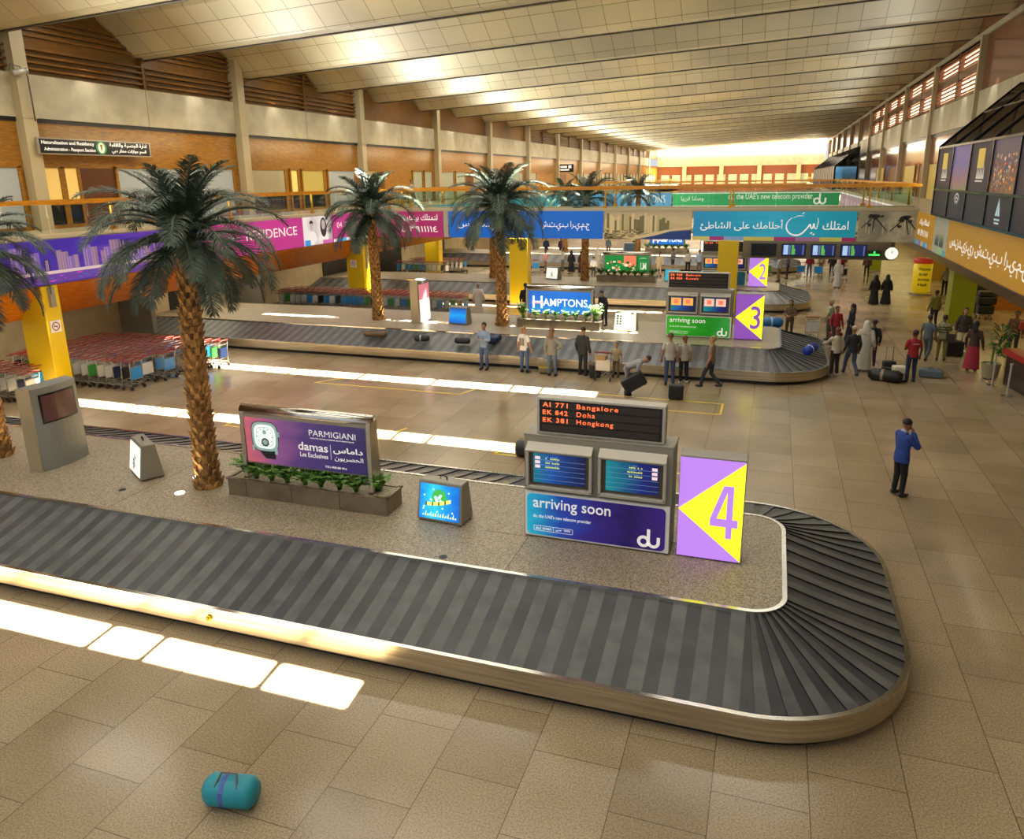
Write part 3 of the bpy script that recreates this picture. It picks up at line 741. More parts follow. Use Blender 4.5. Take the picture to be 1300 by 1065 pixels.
BPUR = grad_mat('watch_poster', ['#B05560', '#7A4878', '#453064', '#33285A', '#2C2450'], 0, .75, .35)
BBLU = grad_mat('blue_poster', ['#0A5CC0', '#0A6AD0', '#0E62C4'], 0, .75, .3)
def billboard(y, label, face, z=.9, x0=-9.40, x1=-6.66, zb=1.55, zt=2.56):
    t = empty('billboard', ((x0+x1)/2, y+.15, z+.33), 0, label, 'billboard')
    w = (x1-x0)/2; o = -(z+.33); F = -.15
    for s in (-1, 1):
        b = B(); b.hexa([(s*w-.045,F,0),(s*w+.045,F,0),(s*w+.045,F+.36,0),(s*w-.045,F+.36,0),(s*w-.045,F+.04,zt+o),(s*w+.045,F+.04,zt+o),(s*w+.045,F+.3,zt+o),(s*w-.045,F+.3,zt+o)])
        b.build('side_post', CHROME, t, bevel=.01)
    b = B(); b.box(-w, w, F+.05, F+.3, zb+o-.03, zt+o); b.build('light_box', ALU, t)
    b = B(); b.tube([(-w-.04, F+.17, zt+o), (w+.04, F+.17, zt+o)], .13, 12); b.build('top_cap', CHROME, t, smooth=True)
    b = B(); b.box(-w+.07, w-.07, F+.035, F+.05, zb+o, zt+o-.1); p = b.build('poster', face, t)
    return t, p, w, F+.03, o
t, p, w, Y_, o = billboard(11.3, 'purple watch billboard standing in the near fern planter', BPUR, zb=1.60, zt=2.60)
text('PARMIGIANI', .2, WTEXT, p, (.13, Y_, 2.26+o), fit=.98, fith=.115, offset=-.002)
text('HAUTE HORLOGERIE AUTHENTIQUE', .05, WTEXT, p, (.15, Y_, 2.20+o), fit=.92, fith=.024)
text('damas', .2, WTEXT, p, (-.13, Y_, 1.96+o), fit=.64, fith=.16, offset=.002)
text('Les Exclusives', .1, WTEXT, p, (-.1, Y_, 1.83+o), fit=.60, fith=.09)
text(ar('داماس'), .2, WTEXT, p, (.62, Y_, 1.95+o), fit=.62, fith=.14, offset=.004)
text(ar('الحصريون'), .1, WTEXT, p, (.64, Y_, 1.81+o), fit=.6, fith=.11)
text('TOLL FREE 800 4916', .05, WTEXT, p, (.42, Y_, 1.66+o), fit=.46, fith=.04)
b = B(); b.box(.565, .572, Y_-.001, Y_, 1.83+o, 2.12+o); b.build('divider_line', WTEXT, p)
# the watch: cushion case, dial, sub dial, crown, strap
b = B(); cx, cz0 = -.86, 2.14+o
def sq(r, e, n=36, sx=1, sz=1, dx=0, dz=0, y=Y_):
    return [(cx+dx+sx*r*math.copysign(abs(math.cos(2*PI*i/n))**e, math.cos(2*PI*i/n)), y, cz0+dz+sz*r*math.copysign(abs(math.sin(2*PI*i/n))**e, math.sin(2*PI*i/n))) for i in range(n)]
b.prism([(cx-.24,Y_+.002,cz0-.2),(cx+.22,Y_+.002,cz0-.22),(cx+.2,Y_+.002,cz0-.44),(cx-.02,Y_+.002,cz0-.44)][::-1], (0,.002,0), 3)
b.poly(sq(.305, .55, y=Y_+.001), 2); b.poly(sq(.29, .55, dx=0), 0); b.poly(sq(.24, .6, y=Y_-.002), 1); b.poly(sq(.085, 1, dx=.0, dz=-.11, y=Y_-.004), 2); b.poly(sq(.055, 1, dz=-.11, y=Y_-.005), 0)
b.poly(sq(.195, .65, y=Y_-.003), 0); b.poly(sq(.185, .65, y=Y_-.0035), 1)
for q in range(12): a = 2*PI*q/12; b.poly([(cx+(.15+e)*math.cos(a+f_), Y_-.0045, cz0+(.15+e)*math.sin(a+f_)) for e, f_ in ((0,-.05),(.03,-.04),(.03,.04),(0,.05))], 2)
b.poly(sq(.045, 1, dz=.09, y=Y_-.004), 0)
b.box(cx+.27, cx+.33, Y_-.004, Y_, cz0+.02, cz0+.12, 0)
b.box(cx-.3, cx-.26, Y_-.004, Y_, cz0-.3, cz0-.2, 0); b.box(cx+.2, cx+.26, Y_-.004, Y_, cz0-.34, cz0-.2, 0)
b.poly([(cx,Y_-.006,cz0),(cx+.01,Y_-.006,cz0-.01),(cx-.08,Y_-.006,cz0+.1)], 2); b.poly([(cx,Y_-.006,cz0),(cx+.01,Y_-.006,cz0+.01),(cx+.12,Y_-.006,cz0+.06)], 2)
b.build('watch_picture', [E('watch_steel', '#86A09C', .6), E('watch_dial', '#DCEAE4', .8), E('watch_dark', '#2C3434', .3), E('strap_dark', '#18141C', .3)], p)
def hamptons(y, label, lb=True):
    t, p, w, Y_, o = billboard(y, label, BBLU, zb=1.50, zt=2.50)
    g = E('letter_white', '#FFFFFF', 1.0)
    text('H', .5, g, p, (-w+.25, Y_, 1.70+o), fit=.42, fith=.50, offset=.002)
    text('AMPTONS', .4, g, p, (-w+.69, Y_, 1.80+o), fit=1.85, fith=.30, offset=.002)
    b = B(); b.box(-w+.20, -w+.72, Y_-.006, Y_-.003, 1.93+o, 1.965+o); b.box(-w+.20, -w+.72, Y_-.007, Y_-.004, 1.88+o, 1.90+o); b.build('letter_bar', E('bar_red', '#E08878', .8), p)
hamptons(29.35, 'large blue billboard with white lettering on the middle island')
hamptons(62.1, 'distant blue billboard partly hidden under the bridge')
t, p, w, Y_, o = billboard(44.3, 'green food billboard under the bridge', E('poster_green', '#12823A', .7), zb=1.45, zt=2.5)
b = B(); R = random.Random(5)
b.box(-.15, .55, Y_-.003, Y_, 1.8+o, 2.4+o, 0)
for i in range(40):
    x, z = R.uniform(-w+.15, .5), R.uniform(1.5, 2.05)+o; r = R.uniform(.04, .12)
    b.poly([(x+r*math.cos(a), Y_-.005-.0001*i, z+r*.7*math.sin(a)) for a in [2*PI*k/8 for k in range(8)]], R.choice((1, 2, 3, 0)))
b.box(.62, .66, Y_-.003, Y_, 1.5+o, 2.4+o, 4)
b.build('picture', [E('pic_coral', '#E8765A', .8), E('pic_cream', '#F2E2B0', .8), E('pic_white', '#F4F4F0', .8), E('pic_leaf', '#0A5A24', .7), E('pic_line', '#063A18', .5)], p)
text(ar('مطعم'), .2, WTEXT, p, (.78, Y_-.004, 2.2+o), fit=.4, fith=.14); text('LM', .3, WTEXT, p, (.82, Y_-.004, 1.62+o), fit=.34, fith=.4, offset=.01)

# suitcase shaped light cases
def case(loc, rz, label, face, deco=None, dark=False, h=.75, w=.45):
    t = empty('suitcase_light_box', loc, rz, label, 'suitcase shaped light box')
    b = B(); b.hexa([(-w,-.24,.02),(w,-.24,.02),(w,.24,.02),(-w,.24,.02),(-w+.02,-.13,h),(w-.02,-.13,h),(w-.02,.13,h),(-w+.02,.13,h)])
    body = b.build('shell', ALU if not dark else ALUL, t, bevel=.02)
    b = B()
    b.hexa([(-w+.05,-.246,.07),(w-.05,-.246,.07),(w-.05,-.236,.07),(-w+.05,-.236,.07),(-w+.06,-.152,h-.06),(w-.06,-.152,h-.06),(w-.06,-.142,h-.06),(-w+.06,-.142,h-.06)])
    f = b.build('lit_picture', face, t)
    b = B(); b.tube([(-.07,0,h-.01),(-.065,0,h+.05),(0,0,h+.075),(.065,0,h+.05),(.07,0,h-.01)], .013, 6); b.build('handle', BLACK, t, smooth=True)
    b = B(); b.tube([(-w-.01,0,h-.2),(-w-.05,0,h*.55),(-w-.01,0,h*.3)], .012, 6); b.build('side_strap', BLACK, t)
    def sp(u, v):   # point on the sloping picture: u across, v up
        return (u, -.256+.094*(v-.07)/(h-.13), v)
    if deco: deco(f, sp)
    return t
def globe(f, sp):
    b = B(); n = 24; cx, cy = 0, .47
    b.poly([sp(cx+.15*math.cos(2*PI*i/n), cy+.15*math.sin(2*PI*i/n)) for i in range(n)], 0)
    for i in range(9): a = random.uniform(0, 6); r = random.uniform(0, .09); q = (cx+r*math.cos(a), cy+r*math.sin(a)); b.poly([tuple(Vector(sp(q[0]+.03*math.cos(k), q[1]+.025*math.sin(k)))-Vector((0,.002,0))) for k in (0, 1, 2, 3, 4, 5)], 3)
    for i in range(16):
        u = -.27+.5*i/16; v = .34+.10*(i/16)**2; b.poly([tuple(Vector(sp(u+a, v+c_))-Vector((0,.004,0))) for a, c_ in ((0,-.035),(.034,-.03),(.034,.035),(0,.03))], 1 if i % 4 else 2)
    for i in range(14): u = -.33+.05*i; b.poly([tuple(Vector(sp(u+a, c_))-Vector((0,.002,0))) for a, c_ in ((0,.12),(.03,.12),(.03,.15+.07*abs(math.sin(i*1.7))),(0,.14))], 1 if i % 3 else 3)
    for i in range(12):
        u, v = random.uniform(-.34, .34), random.uniform(.2, .62); b.poly([tuple(Vector(sp(u+.018*math.cos(k), v+.018*math.sin(k)))-Vector((0,.001,0))) for k in (0,1,2,3,4,5)], 3)
    b.build('picture', [E('globe_green', '#3CA848', .9), E('ribbon_yellow', '#E8E070', 1), E('ribbon_dark', '#506020', .6), E('spark', '#C8F0FF', 1)], f)
def tower(f, sp):
    b = B()
    b.poly([sp(-.02,.2), sp(.03,.2), sp(.01,.62)], 0)
    for i in range(18): u, v = random.uniform(-.12, .12), random.uniform(.12, .42); b.poly([tuple(Vector(sp(u+a, v+c_))-Vector((0,.001,0))) for a, c_ in ((0,0),(.03,0),(.03,.05),(0,.05))], 0)
    b.build('picture', E('sketch_dark', '#4A5450', .4), f)
def grid(f, sp):
    b = B()
    for i in range(2):
        for j in range(4): b.poly([sp(-.33+.13*i+a, .25+.1*j+c_) for a, c_ in ((0,0),(.1,0),(.1,.08),(0,.08))], 0)
    b.build('picture', E('thumb_dark', '#3A4630', .4), f)
CBLUE = grad_mat('case_picture_blue', ['#0A78D0', '#28B8E8', '#1088D8', '#0A5AB8'], 0, 1.0, .4)
CWHITE = E('case_picture_white', '#E6EAE0', .9)
CNAVY = grad_mat('case_picture_navy', ['#0A4AA8', '#0A88D8', '#0A3A90'], 2, 1.0, .3)
case((-5.26, 11.47, .9), rad(-4), 'suitcase shaped light box with bright blue globe picture', CBLUE, globe)
case((-12.2, 11.62, .9), rad(-32), 'suitcase shaped light box with white tower sketch beside the nearest palm', CWHITE, tower)
case((-12.35, 29.25, .9), rad(-8), 'suitcase shaped light box with dark blue picture near the tall lit stand', CNAVY)
case((-5.32, 29.6, .9), rad(-12), 'suitcase shaped light box with white picture grid right of the blue billboard', CWHITE, grid)
case((-12.5, 44.45, .9), rad(-18), 'small distant suitcase shaped light box with white picture under the bridge', CWHITE, tower)
case((-5.4, 44.9, .9), rad(-5), 'distant light box with turquoise picture behind the red flight board', E('case_teal', '#2CA8C8', .8))
t = empty('display_case', (-10.9, 62.4, .9), 0, 'distant square framed poster case left of the farthest blue billboard', 'display case')
b = B(); b.box(-.7,.7,-.1,.1,0,.8); b.build('frame', ALUL, t); b = B(); b.box(-.6,.6,-.11,-.1,.08,.72); b.build('poster', M('poster_dark', '#263A48', .3, 0, '#3A5060', .4), t)
t = empty('display_case', (-4.9, 62.4, .9), 0, 'distant white lit poster case right of the farthest blue billboard', 'display case')
b = B(); b.box(-.55,.55,-.1,.1,0,1.1); b.build('frame', ALUL, t); b = B(); b.box(-.45,.45,-.11,-.1,.15,1.0); b.build('poster', CWHITE, t)

# tall curved touch screen stands
def stand(x, y, label, face, pink=False):
    t = empty('information_stand', (x, y, .9), 0, label, 'information stand')
    n = 8; b = B(); pr_ = []
    for i in range(n+1):
        u = -0.57+1.14*i/n; pr_.append((.02+.10*(1-(u/.57)**2), u))
    top = lambda u: 1.80-.0*u
    base = [(-.34,-.57,0)]+[(px,u,0) for px,u in pr_]+[(-.34,.57,0)]
    tp = [(-.30,-.57,1.83)]+[(px-.05,u,1.80) for px,u in pr_]+[(-.30,.57,1.83)]
    k = len(base); b.add(base+tp, [tuple(range(k))[::-1], tuple(range(k, 2*k))]+[(i, (i+1) % k, k+(i+1) % k, k+i) for i in range(k)])
    b.build('body', M('stand_grey', '#8C8C84', .35, .3), t)
    b = B(); b.box(-.36, .0, -.60, -.57, 0, 1.82); b.build('side_panel', M('stand_beige', '#B0A284', .35, .4), t)
    def face_pt(u, z, off): 
        return (.02+.10*(1-(u/.57)**2)-.05*z/1.8+off, u, z)
    def patch(u0, u1, z0, z1, off, mat, nm, par):
        q = B()
        for i in range(8):
            a, c_ = u0+(u1-u0)*i/8, u0+(u1-u0)*(i+1)/8
            q.quad(face_pt(a,z0,off), face_pt(c_,z0,off), face_pt(c_,z1,off), face_pt(a,z1,off))
        return q.build(nm, mat, par)
    if not pink:
        patch(-.42, .46, 1.02, 1.66, .006, BLACK, 'screen_bezel', t); patch(-.38, .42, 1.06, 1.62, .012, face, 'screen', t)
    else:
        patch(-.5, .52, .05, 1.0, .006, face, 'poster_lower', t); patch(-.5, .52, 1.0, 1.65, .006, E('poster_pink', '#D88090', .6), 'poster_upper', t)
stand(-14.42, 11.6, 'tall grey information stand with a dark brown screen', M('screen_brown', '#5A3A34', .2, 0, '#4A2C28', .25))
stand(-14.1, 29.45, 'tall stand with glowing white and pink poster beside a palm', E('poster_white_glow', '#E0E0DC', .9), True)

# floor uplights beside the palms
UPL = M('uplight_glow', '#FFFFFF', .5, 0, '#FFE8B8', 6)
for x, y, l in ((-11.0, 11.75, 'round glowing floor light left of the nearest palm trunk'), (-10.75, 10.95, 'round glowing floor light in front of the nearest palm trunk'), (-14.95, 11.55, 'round glowing floor light left of the tall grey stand'),
             (-15.8, 29.3, 'round glowing floor light beside the middle island palm near the trolleys'), (-10.0, 29.3, 'round glowing floor light beside the palm left of the blue billboard')):
    t = empty('floor_uplight', (x, y, .9), 0, l, 'floor light')
    b = B(); b.lathe([(.13,0),(.13,.008),(.10,.012)], 20); b.build('ring', CHROME, t)
    b = B(); b.lathe([(.098,.011),(.098,.016)], 20); b.build('lens', UPL, t)
# ------------------------------------------------------------------ date palms
BARK = noise_mat('palm_bark', '#4A3015', '#9A7038', 8, .85, stretch=(1,1,1), bump=.3)
BARK2 = noise_mat('palm_boot', '#6E4A1E', '#B8884A', 6, .8)
FR = noise_mat('frond_green', '#1C2B20', '#4A5A46', 2.2, .5, lo=.3, hi=.7)
def frond_mesh(seed, L, droop, rise):
    R = random.Random(seed); b = B(); N = 30
    P = []
    a = rise; x = z = 0.0
    for i in range(N+1):
        P.append(Vector((x, 0, z))); u = i/N
        ds = L/N; x += ds*math.cos(a); z += ds*math.sin(a); a -= droop/N*(.35+1.3*u)
    b.tube(P, [.035*(1-.8*i/N)+.004 for i in range(N+1)], 5)
    for i in range(3, N+1):
        u = i/N; T = (P[i]-P[i-1]).normalized(); S_ = Vector((0,1,0)); U = S_.cross(T)*-1
        ll = .50*math.sin(PI*min(1, (u*.86+.13)))**.5*(L/2.2)
        for sg in (-1, 1):
            for h in (0, .33, .66):
                p = P[i]-T*(L/N*h); sw = rad(R.uniform(38, 56)); up = R.uniform(-.05, .3)
                d = (T*math.cos(sw)+S_*sg*math.sin(sw)+U*up).normalized(); wv = d.cross(U).normalized()*.0095
                q1 = p+d*ll*.55; q2 = p+d*ll*R.uniform(.9, 1.05)+Vector((0,0,-.10*ll-.05*R.random()))
                b.add([p-wv*.6, p+wv*.6, q1+wv, q1-wv, q2], [(0,1,2,3), (3,2,4)])
    return b
FMESH = None
def palm(loc, ztop, label, seed, scale=1.0, detail=True, grp='date palms standing on the islands'):
    global FMESH
    R = random.Random(seed); h = ztop-loc[2]
    t = empty('date_palm', loc, 0, label, 'palm tree', grp)
    lean = .18 if seed == 1 else R.uniform(-.1, .1)
    b = B(); n = 14; prof = []
    rows = int(h/.13)
    for i in range(rows+1):
        z = h*i/rows; r = .225-.05*(z/h)+.02*math.sin(z*2.3)
        if z < .3: r += .05*(1-z/.3)
        prof.append((r-.02, z))
    o = len(b.v); b.lathe(prof, n)
    b.v = [(x+lean*(z/h)**2, y, z) for x, y, z in b.v]
    tr = b.build('trunk', BARK, t, smooth=True)
    b = B()
    for i in range(rows):
        z = h*i/rows; r = .215-.05*(z/h)+(.05*(1-z/.3) if z < .3 else 0); m = 7
        for k in range(m):
            a = 2*PI*(k+.5*(i % 2)+R.uniform(-.12, .12))/m; wd = r*.42; c, s = math.cos(a), math.sin(a); zz = z+R.uniform(-.02, .02)
            X = lambda rr, tt, z_: (c*rr-s*tt+lean*(max(z_,0)/h)**2, s*rr+c*tt, z_)
            ou = R.uniform(.035, .075)
            b.hexa([X(r-.05,-wd,zz-.02),X(r-.02,-wd*.7,zz-.03),X(r-.02,wd*.7,zz-.03),X(r-.05,wd,zz-.02),X(r-.01,-wd*.55,zz+.12),X(r+ou,-wd*.3,zz+.155),X(r+ou,wd*.3,zz+.155),X(r-.01,wd*.55,zz+.12)], 0)
    b.build('leaf_scars', BARK2, tr)
    if FMESH is None:
        FMESH = []
        for i, (L, dr, ri) in enumerate(((1.65, .9, 1.2), (1.9, 1.5, .95), (2.05, 1.75, .6), (2.0, 1.7, .2), (1.85, 1.25, -.3))):
            for q in (0, 1):
                ob = frond_mesh(10*i+q, L, dr*(1+.15*q), ri).build('frond', FR); FMESH.append(ob.data); bpy.data.objects.remove(ob)
    cnt = [8, 10, 12, 12, 11] if detail else [4, 6, 7, 6, 4]
    for i, c in enumerate(cnt):
        a0 = R.uniform(0, 6)
        for k in range(c):
            o = bpy.data.objects.new('frond', FMESH[2*i+R.randint(0, 1)]); C.objects.link(o); o.parent = t
            o.location = (lean, 0, h-.05*i+.06); o.rotation_euler = (R.uniform(-.15, .15), R.uniform(-.14, .14), a0+2*PI*k/c+R.uniform(-.2, .2))
            s = R.uniform(.9, 1.08)*scale; o.scale = (s, s, s)
    b = B(); b.ball((lean, 0, h+.05), (.17, .17, .3), 10, 8); b.build('crown_shaft', BARK2, t)
palm((-10.47, 11.45, .9), 5.9, 'tallest looking date palm, nearest to the camera, left of the watch billboard', 1)
palm((-16.3, 11.5, .9), 5.45, 'date palm cut off by the left edge of the view', 2)
palm((-16.29, 29.3, .9), 5.6, 'date palm on the middle island beside the tall glowing stand', 3, 1.22)
palm((-10.51, 29.4, .9), 5.8, 'date palm on the middle island left of the blue billboard', 4, 1.22)
palm((-16.31, 44.2, .9), 5.7, 'date palm whose slim trunk shows just left of the middle palm trunk', 5, 1.15, False)
palm((-10.52, 44.3, .9), 5.7, 'date palm under the bridge left of the green billboard', 6, 1.15, False)
palm((-16.4, 61.8, .9), 5.5, 'distant date palm beside the navy dressed travellers', 7, 1.15, False)
palm((-10.4, 62.2, .9), 5.6, 'distant date palm left of the farthest blue billboard', 8, 1.15, False)
# ------------------------------------------------------------------ banners on the gallery fronts
def banner(axis, c, a0, a1, label, mat, z0=BB, z1=DK-.03, name='banner'):
    """axis 'y': hangs along the left/right gallery at x=c; axis 'x': hangs along a bridge at y=c (facing the camera)"""
    t = empty(name, ((c, (a0+a1)/2, z0) if axis == 'y' else ((a0+a1)/2, c, z0)), 0, label, 'banner')
    L = (a1-a0)/2; H = z1-z0
    sgn = -1 if (axis == 'y' and c > 0) else 1
    def P(u, v, o=0):      # u along, v up, o out of the face
        return (sgn*(.04+o), u, v) if axis == 'y' else (u, -.04-o, v)
    b = B()
    if axis == 'y': b.box(-.035, .035, -L+.02, L-.02, 0, H)
    else: b.box(-L+.02, L-.02, -.035, .035, 0, H)
    b.build('panel', mat, t)
    return t, L, H, P
def pq(b, P, u0, u1, v0, v1, mi=0, o=.004):
    b.add([P(u0,v0,o), P(u1,v0,o), P(u1,v1,o), P(u0,v1,o)], [(0,1,2,3)], mi)
RY = (PI/2, 0, PI/2)     # reading rotation on the left gallery (faces +X)
RR = (PI/2, 0, -PI/2)    # on the right gallery (faces -X)
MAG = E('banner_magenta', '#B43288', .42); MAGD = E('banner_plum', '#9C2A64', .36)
# skyline banner
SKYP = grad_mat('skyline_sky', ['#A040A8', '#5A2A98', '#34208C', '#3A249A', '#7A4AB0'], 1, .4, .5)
t, L, H, P = banner('y', XG0+.04, 2.0, 25.9, 'purple dusk skyline banner on the left gallery front', SKYP)
b = B(); R = random.Random(3)
u = -L+.05
while u < L-.5:
    w = R.uniform(.18, .5); hh = R.uniform(.35, .95)
    pq(b, P, u, u+w, .42, .42+hh, R.choice((0, 1, 2, 3)), .004+R.uniform(0, .004)); 
    for k in range(2): pq(b, P, u+w*.3*k+.04, u+w*.3*k+.08, .45, .40+hh, 4, .010)
    u += R.uniform(.12, .55)
b.build('skyline', [E('tower_violet', '#6E5AA8', .4), E('tower_blue', '#3E3A78', .4), E('tower_sand', '#806A8A', .3), E('tower_dark', '#2E2858', .3), E('tower_light', '#9A80A8', .3)], t)
b = B(); pq(b, P, -L+.02, L-.02, .33, .43, 0, .012); pq(b, P, -L+.02, L-.02, .04, .33, 1, .005)
for i in range(160): u = R.uniform(-L, L-.3); v = R.uniform(.05, .3); pq(b, P, u, u+R.uniform(.05, .3), v, v+.02, R.choice((2, 3)), .009)
b.build('waterfront', [E('quay_pale', '#B8A8B0', .5), E('water_violet', '#5A3898', .4), E('glint_pink', '#C040B0', .6), E('glint_blue', '#3060B8', .5)], t)
t, L, H, P = banner('y', XG0+.04, 25.95, 33.05, 'magenta banner with white RESIDENCE lettering on the left gallery front', MAG)
text('RESIDENCE', .6, WTEXT, t, P(-.9, .62, .006), rot=RY, fit=3.9, fith=.42)
text('jumeirah beach', .3, WTEXT, t, P(-3.0, .62, .006), rot=RY, fit=1.7, fith=.3)
BW = grad_mat('photo_grey', ['#E8E4E4', '#BEBABA', '#E4E0E0', '#9A9696'], 1, .45, .6)
t, L, H, P = banner('y', XG0+.04, 33.1, 35.75, 'black and white photo banner of two people on the left gallery front', BW)
b = B()
for cx, hair in ((-.65, 0), (.45, 1)):
    n = 16
    b.poly([P(cx+.42*math.cos(2*PI*i/n), .34+.36*math.sin(2*PI*i/n)*(1 if math.sin(2*PI*i/n) > 0 else .9), .004) for i in range(n)], 1)
    if hair: b.poly([P(cx+.3*math.cos(2*PI*i/n), .85+.5*math.sin(2*PI*i/n), .006) for i in range(n)], 2)
    b.poly([P(cx+.17*math.cos(2*PI*i/n), .98+.25*math.sin(2*PI*i/n), .008) for i in range(n)], 0)
    if not hair: b.poly([P(cx+.17*math.cos(PI*i/8), 1.08+.17*math.sin(PI*i/8), .010) for i in range(9)], 2)
    for s in (-1, 1): b.poly([P(cx+s*.07+.025*math.cos(k), 1.0+.012*math.sin(k), .012) for k in (0,1,2,3,4,5)], 2)
b.build('figures', [E('photo_skin', '#B8B0B0', .45), E('photo_white', '#E8E6E6', .5), E('photo_dark', '#38343A', .2)], t)
b = B(); pq(b, P, -L, -L+.5, 0, .28, 0, .014); pq(b, P, .3, 1.3, 0, .2, 1, .014); b.build('colour_squares', [E('sq_blue', '#3A90D8', .5), E('sq_pink', '#C060A8', .5)], t)
t, L, H, P = banner('y', XG0+.04, 35.8, 40.0, 'magenta banner behind the second palm on the left gallery front', MAG)
text('04 3911114', .4, WTEXT, t, P(-1.7, .72, .006), rot=RY, fit=2.6, fith=.3)
b = B(); pq(b, P, -L, L-.5, .0, .16, 0, .006); pq(b, P, -L+.4, -L+1.3, .0, .16, 1, .008); b.build('colour_stripe', [E('stripe_white', '#E6E2E8', .5), E('stripe_blue', '#30A0D8', .5)], t)
# near bridge, facing the camera
Yf = YB-.03
t, L, H, P = banner('x', Yf, XG0+.05, -17.75, 'plum banner with white Arabic words and phone number, left end of the bridge', MAGD)
text(ar('لتمتلك بيتك'), .6, WTEXT, t, P(.05, .86, .004), fit=1.9, fith=.42, offset=.004)
text('٠٤ ٣٩١١١١٤', .5, WTEXT, t, P(-.55, .28, .004), fit=2.5, fith=.34, offset=.004)
b = B(); b.box(-17.72, -17.46, Yf-.05, Yf+.05, BB, DK); tag(b.build('banner_post', ALUL), 'grey metal post between the plum and the blue banner', 'post')
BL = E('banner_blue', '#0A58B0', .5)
t, L, H, P = banner('x', Yf, -17.42, -8.53, 'plain royal blue banner with white Arabic lettering on the bridge', BL, z1=DK)
text(ar('جـمـيـرا بـيـتـش'), .8, WTEXT, t, P(1.0, .42, .004), fit=2.7, fith=.52, offset=.002)
text(ar('ريـزيـدنـس'), .8, WTEXT, t, P(-3.9, .42, .004), fit=3.4, fith=.44, offset=.002)
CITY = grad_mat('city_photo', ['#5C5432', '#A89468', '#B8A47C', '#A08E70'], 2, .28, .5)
t, L, H, P = banner('x', Yf+.01, -8.5, -3.95, 'photo banner of sandy towers by the sea on the bridge', CITY)
b = B(); R = random.Random(9)
for i in range(26):
    u = -L+.05+.13*i+R.uniform(-.03, .03); 
    if u > 1.2: continue
    pq(b, P, u, u+R.uniform(.09, .16), .32, R.uniform(.95, 1.38)-.12*max(0, u), R.choice((0, 1, 2)), .004+.0005*(i % 5))
for i in range(120):
    u = R.uniform(-L, .9); v = R.uniform(.04, .42-.05*u); pq(b, P, u, u+R.uniform(.08, .3), v, v+R.uniform(.03, .07), R.choice((0, 1, 2, 3)), .008+.0002*i*.1)
b.add([P(-.5,.02,.014), P(L-.03,.02,.014), P(L-.03,.5,.014), P(1.2,.42,.014), P(.4,.2,.014)], [(0,1,2,3,4)], 4)
b.add([P(-1.2,.02,.012), P(-.4,.02,.012), P(.5,.22,.012), P(1.3,.46,.012), P(L-.03,.55,.012), P(L-.03,.66,.012), P(1.0,.5,.012)], [(0,1,2,3,4,5,6)], 2)
b.build('towers', [E('twr_olive', '#6A6440', .25), E('twr_sand', '#A89A6A', .28), E('twr_pale', '#BEAA80', .32), E('twr_brown', '#4A3A28', .2), E('sea_blue', '#1C3468', .35)], t)
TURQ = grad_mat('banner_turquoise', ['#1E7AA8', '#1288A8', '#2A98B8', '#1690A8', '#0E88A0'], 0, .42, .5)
t, L, H, P = banner('x', Yf, -3.9, 3.75, 'turquoise banner with white Arabic script and a coloured stripe on the bridge', TURQ)
b = B(); cols = ['#B0A860', '#8A2A68', '#6A88B0', '#B0A050', '#8A2A60', '#8A6080', '#A8A050', '#8C2050']; u = -L
ws = [.85, .7, .95, 1.45, 1.0, 1.1, 1.0, .6]
for i, w in enumerate(ws): pq(b, P, u, min(L, u+w), 0, .19, i, .006); u += w
b.build('colour_stripe', [E('stripe_%d' % i, c, .4) for i, c in enumerate(cols)], t)
text(ar('امتلك'), .6, WTEXT, t, P(2.32, .55, .004), fit=1.15, fith=.42, offset=.003)
text(ar('أحلامك على الشاطئ'), .6, WTEXT, t, P(-3.45, .48, .004), fit=3.95, fith=.55, offset=.003)
# the large calligraphic word
b = B(); 
def stroke(pts, ws):
    for i in range(len(pts)-1):
        (x0, z0), (x1, z1) = pts[i], pts[i+1]; d = Vector((x1-x0, z1-z0)).normalized(); n_ = (-d.y, d.x)
        b.add([P(x0+n_[0]*ws[i], z0+n_[1]*ws[i], .006), P(x1+n_[0]*ws[i+1], z1+n_[1]*ws[i+1], .006), P(x1-n_[0]*ws[i+1], z1-n_[1]*ws[i+1], .006), P(x0-n_[0]*ws[i], z0-n_[1]*ws[i], .006)], [(0,1,2,3)], 0)
pts = [(.10+ .62*math.cos(rad(a)), .72+.44*math.sin(rad(a))) for a in range(115, 335, 12)]+[(.78,.62),(.95,.82),(1.02,.62),(1.12,.62),(1.18,.85),(1.24,.62),(1.36,.60),(1.44,.95),(1.38,1.12)]
CAL = lambda q: [(.66+(x+.52)*.74, z) for x, z in q]
stroke(CAL(pts), [.012+.028*math.sin(PI*i/(len(pts)-1)) for i in range(len(pts))])
stroke(CAL([(-.1,1.12),(.2,1.22),(.55,1.2)]), [.008,.016,.006]); stroke(CAL([(.4,1.3),(.55,1.38)]), [.02,.02]); stroke(CAL([(1.0,.36),(1.1,.42)]), [.03,.03]); stroke(CAL([(1.15,.3),(1.25,.36)]), [.03,.03])
b.build('calligraphy', WTEXT, t)
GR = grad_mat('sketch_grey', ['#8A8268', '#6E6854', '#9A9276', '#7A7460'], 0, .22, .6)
t, L, H, P = banner('x', Yf+.01, 3.8, XG1-.02, 'grey sketch banner of dark racing figures at the right end of the bridge', GR)
b = B(); R = random.Random(4)
